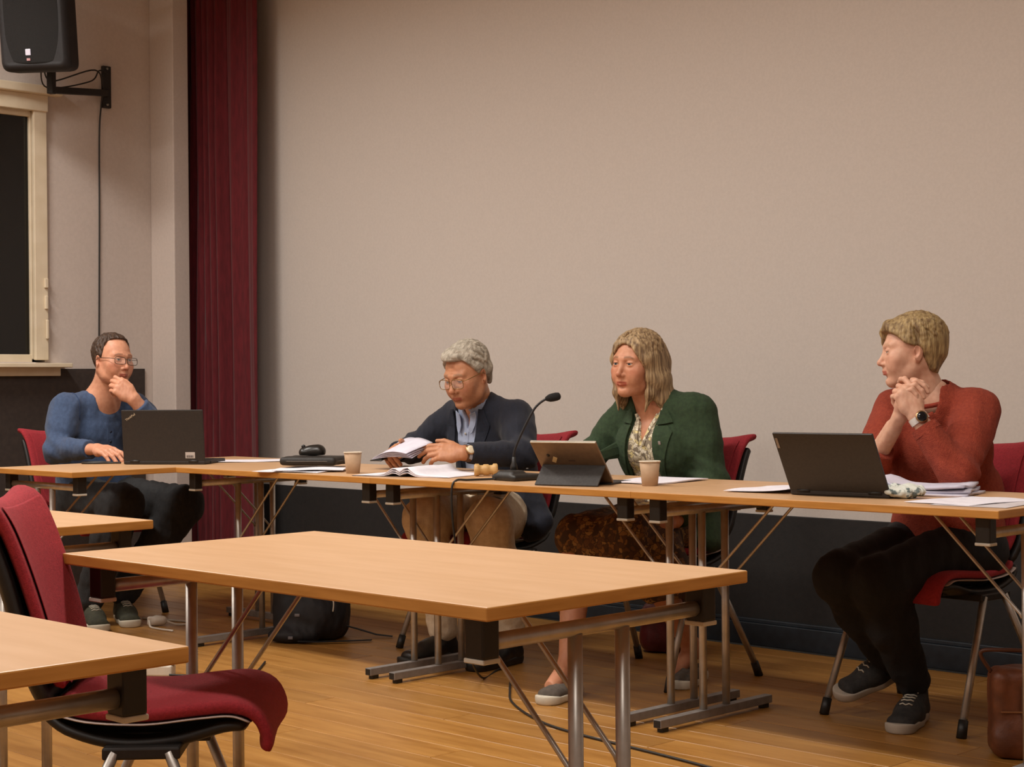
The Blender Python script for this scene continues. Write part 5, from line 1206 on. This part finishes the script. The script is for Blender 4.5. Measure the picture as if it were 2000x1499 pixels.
# ================================================================= case, mouse, cups
V = Vol((-0.17, -0.14, -0.005), (0.17, 0.14, 0.05), 0.004); V.box((0, 0, 0.018), (0.118, 0.088, 0.017), 0.0, rnd=0.014); V.disp(lambda X, Y, Z: 0.0012*vnoise(X, Y, Z, 40, 3))
P, F = V.mesh(); r = empty('black_case', (-4.225, 0.345, ZT+0.0085), 0.55, 'flat black zipped case lying on the table', 'case')
mesh_obj('shell', P, F, mat('case_black', '#1b1713', '#231e19', rough=0.6, scale=90, bump=0.15), r, True)
pts = [(math.copysign(abs(math.cos(a))**0.35, math.cos(a))*0.1185, math.copysign(abs(math.sin(a))**0.35, math.sin(a))*0.0885, 0.018) for a in np.linspace(0, 2*math.pi, 49)]
MB().tube(pts, 0.0022, 6).build('zip', mat('zip_grey', '#57504a', rough=0.5, metal=0.4), r)
V = Vol((-0.05, -0.075, -0.005), (0.05, 0.075, 0.06), 0.003)
V.seg((0, -0.028, 0.014), (0, 0.030, 0.012), 0.033, 0.030, 0.02, side=(1, 0, 0), flat=0.9, flat2=0.7); V.ell((0, -0.012, 0.020), (0.030, 0.042, 0.022), 0.01); V.fn(lambda X, Y, Z: -(Z-0.0015)+0*X+0*Y, op='and', k=0.003)
V.seg((0, 0.02, 0.044), (0, 0.07, 0.030), 0.0022, 0.0022, 0.001, op='sub')
P, F = V.mesh(); r = empty('computer_mouse', (-4.275, 0.37, ZT+0.0445), 2.35, 'black computer mouse lying on top of the black case', 'mouse')
mesh_obj('shell', P, F, mat('mouse_black', '#17140f', '#1f1b17', rough=0.35, scale=60), r, True)
MB().tube([(-0.004, 0.032, 0.036), (0.004, 0.032, 0.036)], 0.008, 14).build('wheel', BLACKP, r)
CUPM = mat('paper_cup', '#b39678', '#ab8e70', rough=0.75, scale=40); RIM = mat('cup_rim', '#d9cdb8', rough=0.6); INS = mat('cup_inside', '#d6cbb9', rough=0.7)
def cup(c, label, s=1.0):
    r = empty('paper_cup', c, 0, label, 'cup', 'paper cups')
    MB().lathe([(0.0001, 0.004), (0.0265*s, 0.004), (0.027*s, 0.0), (0.0285*s, 0.001), (0.0375*s, 0.088*s), (0.0365*s, 0.088*s), (0.0278*s, 0.006)], n=32).build('wall', CUPM, r)
    MB().tube([(0.0378*s*math.cos(a), 0.0378*s*math.sin(a), 0.0885*s) for a in np.linspace(0, 2*math.pi, 33)], 0.0021, 8).build('rim', RIM, r)
    MB().lathe([(0.0001, 0.05*s), (0.0322*s, 0.05*s), (0.0001, 0.0505*s)], n=24).build('coffee', mat('coffee', '#2a160c', rough=0.15), r)
cup((-3.735, 0.140, ZT), 'brown paper cup beside the black case, left of the man in navy', 0.88)
cup((-2.375, 0.235, ZT), 'brown paper cup in front of the woman in the green blazer', 0.88)

# ================================================================= papers read by the man in navy, booklet, gavel
def held():
    r = empty('paper_stack', (-3.74, 0.40, ZT), 0, 'curved stack of white pages held in both hands by the man in navy', 'papers')
    for k in range(4):
        G = []
        for i in range(15):
            row = []
            for j in range(9):
                u = i/14; v = j/8
                a = Vector((-3.905+0.004*k, 0.375, 0.768+0.003*k)); b = Vector((-3.625, 0.335-0.01*k, 0.782+0.006*k)); c = Vector((-0.05+0.012*k, 0.150, 0.040))
                p = a.lerp(b, u)+c*v; p.z += (0.020+0.005*k)*math.sin(math.pi*u)*(0.4+0.6*v)+0.012*(v**2)*math.sin(3*u+k); row.append(p-Vector((-3.74, 0.40, ZT)))
            G.append(row)
        mb = MB().sheet(G, 0.0012); mb.sm = [True]*len(mb.sm); mb.build('page', mat('paper_cool', '#dcd9e6', '#cfccda', rough=0.8, scale=20), r)
    G = [[Vector((-3.912, 0.372, 0.764)).lerp(Vector((-3.83, 0.358, 0.766)), i/8)+Vector((-0.02, 0.06, 0.014))*(j/4)+Vector((0, 0, 0.014*math.sin(math.pi*i/8)*(j/4)))-Vector((-3.74, 0.40, ZT)) for j in range(5)] for i in range(9)]
    mb = MB().sheet(G, 0.003); mb.sm = [True]*len(mb.sm); mb.build('back_cover', BLACKP, r)
held()
def booklet():
    r = empty('open_booklet', (-3.44, 0.22, ZT), math.radians(14), 'open white booklet lying on the table below the man in navy', 'booklet')
    for sx, nm in ((-1, 0), (1, 1)):
        for k in range(3):
            G = []
            for i in range(13):
                row = []
                for j in range(7):
                    u = i/12; y = (j/6-0.5)*0.285
                    x = sx*(u*0.205); z = 0.003+0.004*k+ (0.022 if sx < 0 else 0.026)*math.exp(-((u-0.14)/0.13)**2)*(0.55+0.22*k) - 0.004*u*k
                    row.append((x, y, z if sx < 0 else z))
                G.append(row if sx > 0 else row[::-1])
            mb = MB().sheet(G, 0.002); mb.sm = [True]*len(mb.sm); mb.build('leaf', PAPER, r)
    MB().box((-0.10, 0, 0.0012), (0.215, 0.292, 0.002), None, 0.0005).build('cover', mat('booklet_cover', '#4a3c36', rough=0.5), r)
booklet()
GAV = mat('pale_wood', '#c9a46a', '#bb9358', rough=0.5, scale=30, stretch=(1, 1, 6))
r = empty('gavel', (-3.195, 0.305, ZT), math.radians(48), 'small pale wooden gavel beside the microphone base', 'gavel')
MB().lathe([(0.0001, -0.042), (0.018, -0.042), (0.022, -0.038), (0.022, -0.026), (0.017, -0.022), (0.0165, -0.012), (0.020, -0.008), (0.020, 0.008), (0.0165, 0.012), (0.017, 0.022), (0.022, 0.026), (0.022, 0.038), (0.018, 0.042), (0.0001, 0.042)], (0, 0, 0.0225), 24, (1, 0, 0)).build('head', GAV, r)
MB().lathe([(0.0001, 0.0), (0.006, 0.0), (0.0075, 0.05), (0.0065, 0.10), (0.011, 0.15), (0.009, 0.175), (0.0001, 0.18)], (0, 0.012, 0.0225), 16, (0.1, 0.995, -0.065)).build('handle', GAV, r)

# ================================================================= microphone
def microphone():
    o = vv(-2.935, 0.205, ZT); r = empty('desk_microphone', o, 0, 'black gooseneck desk microphone standing between the man in navy and the tablet', 'microphone')
    R_ = frame(math.radians(-95))
    V = Vol((-0.09, -0.10, -0.005), (0.09, 0.10, 0.06), 0.003); V.box((0, 0, 0.010), (0.062, 0.070, 0.012), 0.0, rnd=0.011); V.box((0, 0.03, 0.022), (0.040, 0.030, 0.012), 0.02, rnd=0.01); V.fn(lambda X, Y, Z: Z-0.040+(Y+0.07)*-0.12+0*X, op='and', k=0.006); V.fn(lambda X, Y, Z: -(Z-0.001)+0*X+0*Y, op='and')
    P, F = V.mesh(); mesh_obj('base', P @ R_.T, F, mat('mic_base', '#23201c', '#1d1a17', rough=0.5, scale=80), r, True)
    MB().lathe([(0.012, 0.0), (0.012, 0.02), (0.008, 0.03), (0.006, 0.05), (0.0001, 0.052)], (-0.02, 0.0, 0.028), 16).build('socket', BLACKP, r)
    g = [(-0.020, 0.0, 0.06), (-0.018, 0.002, 0.10), (0.004, 0.022, 0.17), (0.030, 0.045, 0.235), (0.045, 0.060, 0.260), (0.062, 0.077, 0.276)]
    MB().tube(smooth(g), 0.0042, 10).build('gooseneck', mat('mic_neck', '#2c2b2c', rough=0.45, metal=0.4), r)
    MB().lathe([(0.0001, -0.004), (0.006, -0.003), (0.010, 0.004), (0.0135, 0.012), (0.0145, 0.022), (0.0145, 0.036), (0.012, 0.046), (0.006, 0.050), (0.0001, 0.051)], (0.062, 0.077, 0.276), 20, (0.69, 0.69, 0.20)).build('head', mat('mic_foam', '#141313', '#1f1d1c', rough=0.95, scale=300, bump=0.5), r)
    MB().lathe([(0.004, 0), (0.004, 0.004), (0.0001, 0.0045)], (0.015, 0.03, 0.036), 12).build('button', mat('mic_button', '#5a5550', rough=0.4), r)
    pts = [(-2.975, 0.15, ZT+0.006), (-3.0, 0.11, ZT+0.005), (-3.02, 0.05, ZT+0.005), (-3.035, 0.008, ZT+0.004), (-3.037, -0.010, ZT-0.03), (-3.035, -0.006, ZT-0.15), (-3.04, 0.03, 0.40), (-3.10, 0.12, 0.15), (-3.22, 0.30, 0.01), (-3.32, 0.487, 0.005), (-3.20, 0.42, 0.005), (-3.0, 0.22, 0.005), (-2.839, 0.07, 0.005), (-2.60, -0.07, 0.005), (-2.365, -0.144, 0.005), (-1.817, -0.217, 0.005), (-1.2, -0.34, 0.005)]
    tag(MB().tube(smooth(pts, 10), 0.0038, 8).build('microphone_cable', BLACKP), 'thin black microphone cable dropping from the table and crossing the floor', 'cable')
microphone()

# ================================================================= tablet on its folding keyboard stand
def tablet():
    a = Vector((-2.676, 0.028, ZT)); b = Vector((-2.463, 0.091, ZT)); x = (b-a).normalized(); ang = math.atan2(x.y, x.x); W_ = 0.205
    r = empty('tablet_computer', (a+b)/2, ang, 'tablet leaning on a black folding stand in front of the woman in green', 'tablet')
    DK = mat('folio_charcoal', '#34312f', '#2b2826', rough=0.7, scale=120, bump=0.1); BRZ = mat('tablet_back', '#7d6a56', '#746250', rough=0.38, metal=0.55, scale=50)
    t = math.radians(44); Rl = Matrix.Rotation(t, 3, 'X')
    # local y points towards the user; tablet bottom stands at y=0.062 and its top leans to the viewer side
    base = Vector((-0.01, 0.118, 0.008))
    def L(p): return Rl @ Vector(p)+base
    H = 0.188
    tb = MB().box(L((0, 0, H/2)), (W_+0.03, 0.0085, H), Rl, 0.003).build('tablet', BRZ, r)
    MB().box(L((0, 0.0046, H/2)), (W_*1.06, 0.001, H*0.92), Rl).build('screen', mat('tablet_screen', '#20242c', rough=0.15, emit=('#b8c4d8', 0.5)), tb)
    MB().box(L((0, 0.0, H-0.002)), (W_+0.028, 0.009, 0.004), Rl, 0.001).build('bright_rim', mat('tablet_rim', '#c4bcac', rough=0.3, metal=0.6), tb)
    # stand flap: from the tablet's middle down to the table on the viewer side
    p0 = L((0, -0.006, 0.082)); p1 = Vector((0, 0.0, 0.004))
    d = p1-p0; th = math.atan2(d.y, -d.z)
    MB().box((p0+p1)/2, (W_+0.02, 0.005, d.length+0.004), Matrix.Rotation(math.atan2(-d.y, -d.z)*-1 if False else math.atan2(d.y, -d.z), 3, 'X'), 0.0015).build('stand_flap', DK, r)
    MB().box((-0.01, 0.19, 0.004), (W_+0.02, 0.16, 0.006), None, 0.002).build('keyboard_cover', DK, r)
    # emblem and sticker on the back
    MB().box(L((-0.055, -0.0048, 0.108)), (0.014, 0.0008, 0.026), Rl @ Matrix.Rotation(0.5, 3, 'Y'), 0.0002).build('sticker', mat('sticker_cream', '#cdb98c', rough=0.5), tb)
    MB().box(L((0.006, -0.0048, 0.105)), (0.024, 0.0008, 0.006), Rl, 0.0002).build('emblem', mat('emblem_dark', '#4a3a2e', rough=0.3), tb)
    MB().lathe([(0.006, 0), (0.006, 0.001), (0.0001, 0.0012)], L((-0.072, -0.0043, 0.128)), 14, tuple(Rl @ Vector((0, -1, 0)))).build('camera_lens', BLACKP, tb)
tablet()

# ================================================================= bags and leads on the floor
def cloth_bag(name, c, rz, build, m, label, cat, lo, hi, h=0.006, parts=None, nz=(0.006, 26, 1.0)):
    V = Vol(lo, hi, h); build(V); V.disp(lambda X, Y, Z: nz[0]*vnoise(X, Y, Z, nz[1], nz[2])+nz[0]*0.3*vnoise(X, Y, Z, nz[1]*3, nz[2]+2)); V.fn(lambda X, Y, Z: -(Z-0.002)+0*X+0*Y, op='and', k=0.006)
    P, F = V.mesh(); r = empty(name, c, rz, label, cat); mesh_obj('body', P, F, m, r, True)
    for (nm, mb, mm) in (parts or []): mb.build(nm, mm, r)
    return r
NYL = mat('black_nylon', '#0f0e13', '#0b0a0e', rough=0.7, scale=20, bump=0.1, bscale=60)
def bp_(V):
    V.box((0, 0, 0.14), (0.155, 0.10, 0.14), 0.0, rnd=0.06); V.ell((0.02, -0.10, 0.10), (0.12, 0.06, 0.09), 0.05); V.ell((-0.06, -0.13, 0.03), (0.10, 0.06, 0.035), 0.04)
cloth_bag('backpack', (-4.47, 0.52, 0), math.radians(40), bp_, NYL, 'slumped black backpack on the floor under the table row', 'backpack', (-0.24, -0.24, -0.01), (0.24, 0.18, 0.34), parts=[
    ('strap', MB().sheet([[(0.13, -0.05+w_, 0.06), (0.20, -0.02+w_, 0.035), (0.27, -0.01+w_, 0.012), (0.34, -0.02+w_, 0.006)] for w_ in (0.0, 0.018)], 0.004), NYL),
    ('strap', MB().sheet([[(-0.02, -0.20+w_, 0.012), (0.06, -0.19+w_, 0.008), (0.16, -0.16+w_, 0.007), (0.27, -0.12+w_, 0.006)] for w_ in (0.0, 0.02)], 0.004), NYL),
    ('buckle', MB().box((-0.03, -0.155, 0.115), (0.022, 0.008, 0.012), None, 0.002), mat('buckle_grey', '#6e6c70', rough=0.4)),
    ('buckle', MB().box((-0.05, -0.195, 0.028), (0.02, 0.008, 0.012), None, 0.002), mat('buckle_grey', '#6e6c70', rough=0.4)),
    ('drawcord', MB().tube(smooth([(0.10, -0.135, 0.22), (0.12, -0.15, 0.17), (0.118, -0.152, 0.13)]), 0.003, 6), CAPW)])
def rb_(V): V.box((0, 0, 0.095), (0.105, 0.07, 0.095), 0.0, rnd=0.045); V.ell((0, -0.03, 0.06), (0.10, 0.05, 0.06), 0.03)
cloth_bag('handbag', (-3.14, 1.24, 0), math.radians(40), rb_, mat('oxblood_leather', '#5a1418', '#4a1014', rough=0.45, scale=30, bump=0.1), 'dark red leather handbag on the floor behind the woman in green', 'handbag', (-0.16, -0.13, -0.01), (0.16, 0.12, 0.22), nz=(0.003, 30, 2.0), parts=[
    ('handle', MB().tube(smooth([(-0.06, 0, 0.18), (-0.05, 0.0, 0.26), (0.0, 0.0, 0.285), (0.05, 0.0, 0.26), (0.06, 0, 0.18)]), 0.006, 8), mat('oxblood_leather', '#5a1418'))])
def bb_(V):
    V.box((0, 0, 0.125), (0.085, 0.065, 0.125), 0.0, rnd=0.03); V.ell((0, -0.055, 0.06), (0.075, 0.025, 0.05), 0.03)
BRL = mat('brown_leather', '#6b3a1e', '#552c16', rough=0.5, scale=22, bump=0.15, bscale=60)
cloth_bag('leather_bag', (-1.245, 0.50, 0), math.radians(38), bb_, BRL, 'upright brown leather bag on the floor beside the red sweater woman’s chair', 'bag', (-0.13, -0.13, -0.01), (0.13, 0.11, 0.27), h=0.005, nz=(0.003, 34, 3.0), parts=[
    ('flap_strap', MB().box((0, -0.068, 0.155), (0.024, 0.008, 0.10), None, 0.003), mat('strap_brown', '#4e2814', rough=0.5)),
    ('seam', MB().box((0, -0.070, 0.135), (0.13, 0.006, 0.004), None, 0.001), mat('seam_tan', '#8a5a34', rough=0.6)),
    ('shoulder_strap', MB().tube(smooth([(-0.08, 0, 0.235), (-0.11, -0.01, 0.29), (-0.06, -0.02, 0.30), (0.06, -0.02, 0.29), (0.085, 0, 0.235)]), 0.006, 8), mat('strap_brown', '#4e2814', rough=0.5))])
def gb_(V): V.box((0, 0, 0.13), (0.13, 0.10, 0.13), 0.0, rnd=0.06); V.ell((0.03, -0.09, 0.08), (0.09, 0.05, 0.07), 0.04); V.ell((-0.02, -0.02, 0.25), (0.10, 0.07, 0.05), 0.04)
cloth_bag('grey_backpack', (-6.02, -0.10, 0), math.radians(35), gb_, mat('grey_nylon', '#4d5058', '#3a3b42', rough=0.7, scale=24, bump=0.2), 'grey backpack with a green top on the floor at the far left edge', 'backpack', (-0.2, -0.2, -0.01), (0.2, 0.16, 0.34), nz=(0.008, 30, 5.0), parts=[
    ('green_top', MB().sheet([[(x, y, 0.285+0.02*math.cos(x*14)-0.6*abs(y)**1.5) for y in (-0.09, -0.05, 0.0, 0.05)] for x in (-0.10, -0.05, 0.0, 0.05, 0.10)], 0.012), mat('moss_fabric', '#6b7a34', '#58662a', rough=0.9, scale=30))])
WHT = mat('white_plastic', '#cfc6b8', '#c4bbac', rough=0.5, scale=20)
V = Vol((-0.06, -0.05, -0.005), (0.06, 0.05, 0.06), 0.0025); V.seg((-0.012, 0, 0.024), (0.014, 0, 0.024), 0.024, 0.021, 0.01); V.box((-0.035, 0, 0.024), (0.016, 0.017, 0.018), 0.006, rnd=0.005); V.fn(lambda X, Y, Z: -(Z-0.001)+0*X+0*Y, op='and')
P, F = V.mesh(); r = empty('plug_socket', (-5.245, 0.275, 0), math.radians(50), 'white extension plug with its lead on the floor by the olive shoe', 'plug')
mesh_obj('housing', P, F, WHT, r, True)
MB().tube([Vector(p) for p in smooth([(0.03, 0, 0.022), (0.07, -0.008, 0.008), (0.12, 0.0, 0.005), (0.14, 0.03, 0.005), (0.12, 0.075, 0.005), (0.05, 0.13, 0.005), (-0.03, 0.18, 0.005), (-0.10, 0.22, 0.005)])], 0.005, 8).build('lead', WHT, r)
MB().tube([Vector(p) for p in smooth([(-0.045, -0.008, 0.03), (-0.038, -0.03, 0.018), (-0.03, -0.06, 0.005), (0.01, -0.12, 0.005), (0.08, -0.19, 0.005)])], 0.0045, 8).build('lead', WHT, r)
r = empty('socket_strip', (-4.20, -0.44, 0), math.radians(38), 'white multi-socket strip on the floor behind the nearest table', 'power strip')
MB().box((0, 0, 0.02), (0.17, 0.055, 0.04), bev=0.006).build('housing', WHT, r)
for i in range(2): MB().lathe([(0.019, 0), (0.019, 0.003), (0.016, 0.003), (0.016, 0.0005), (0.0001, 0.0005)], (0.03+i*0.04, 0, 0.039), 18).build('socket', mat('socket_grey', '#9a9288', rough=0.5), r)
MB().box((-0.04, 0, 0.055), (0.035, 0.034, 0.035), None, 0.008).build('plug', WHT, r)
MB().tube(smooth([(-0.04, -0.015, 0.06), (-0.035, -0.05, 0.05), (-0.05, -0.08, 0.01), (-0.10, -0.10, 0.005)]), 0.004, 8).build('lead', WHT, r)
tag(MB().tube(smooth([(-4.10, -0.43, 0.012), (-4.05, -0.36, 0.005), (-3.98, -0.30, 0.005), (-3.93, -0.33, 0.005), (-3.98, -0.38, 0.005), (-4.06, -0.42, 0.007), (-4.10, -0.46, 0.005), (-4.03, -0.47, 0.007), (-3.99, -0.40, 0.011), (-3.93, -0.34, 0.012), (-3.88, -0.26, 0.006), (-3.95, -0.15, 0.005), (-4.1, 0.0, 0.005)]), 0.004, 8).build('tangled_lead', BLACKP), 'tangled black lead on the floor beside the white socket strip', 'cable')
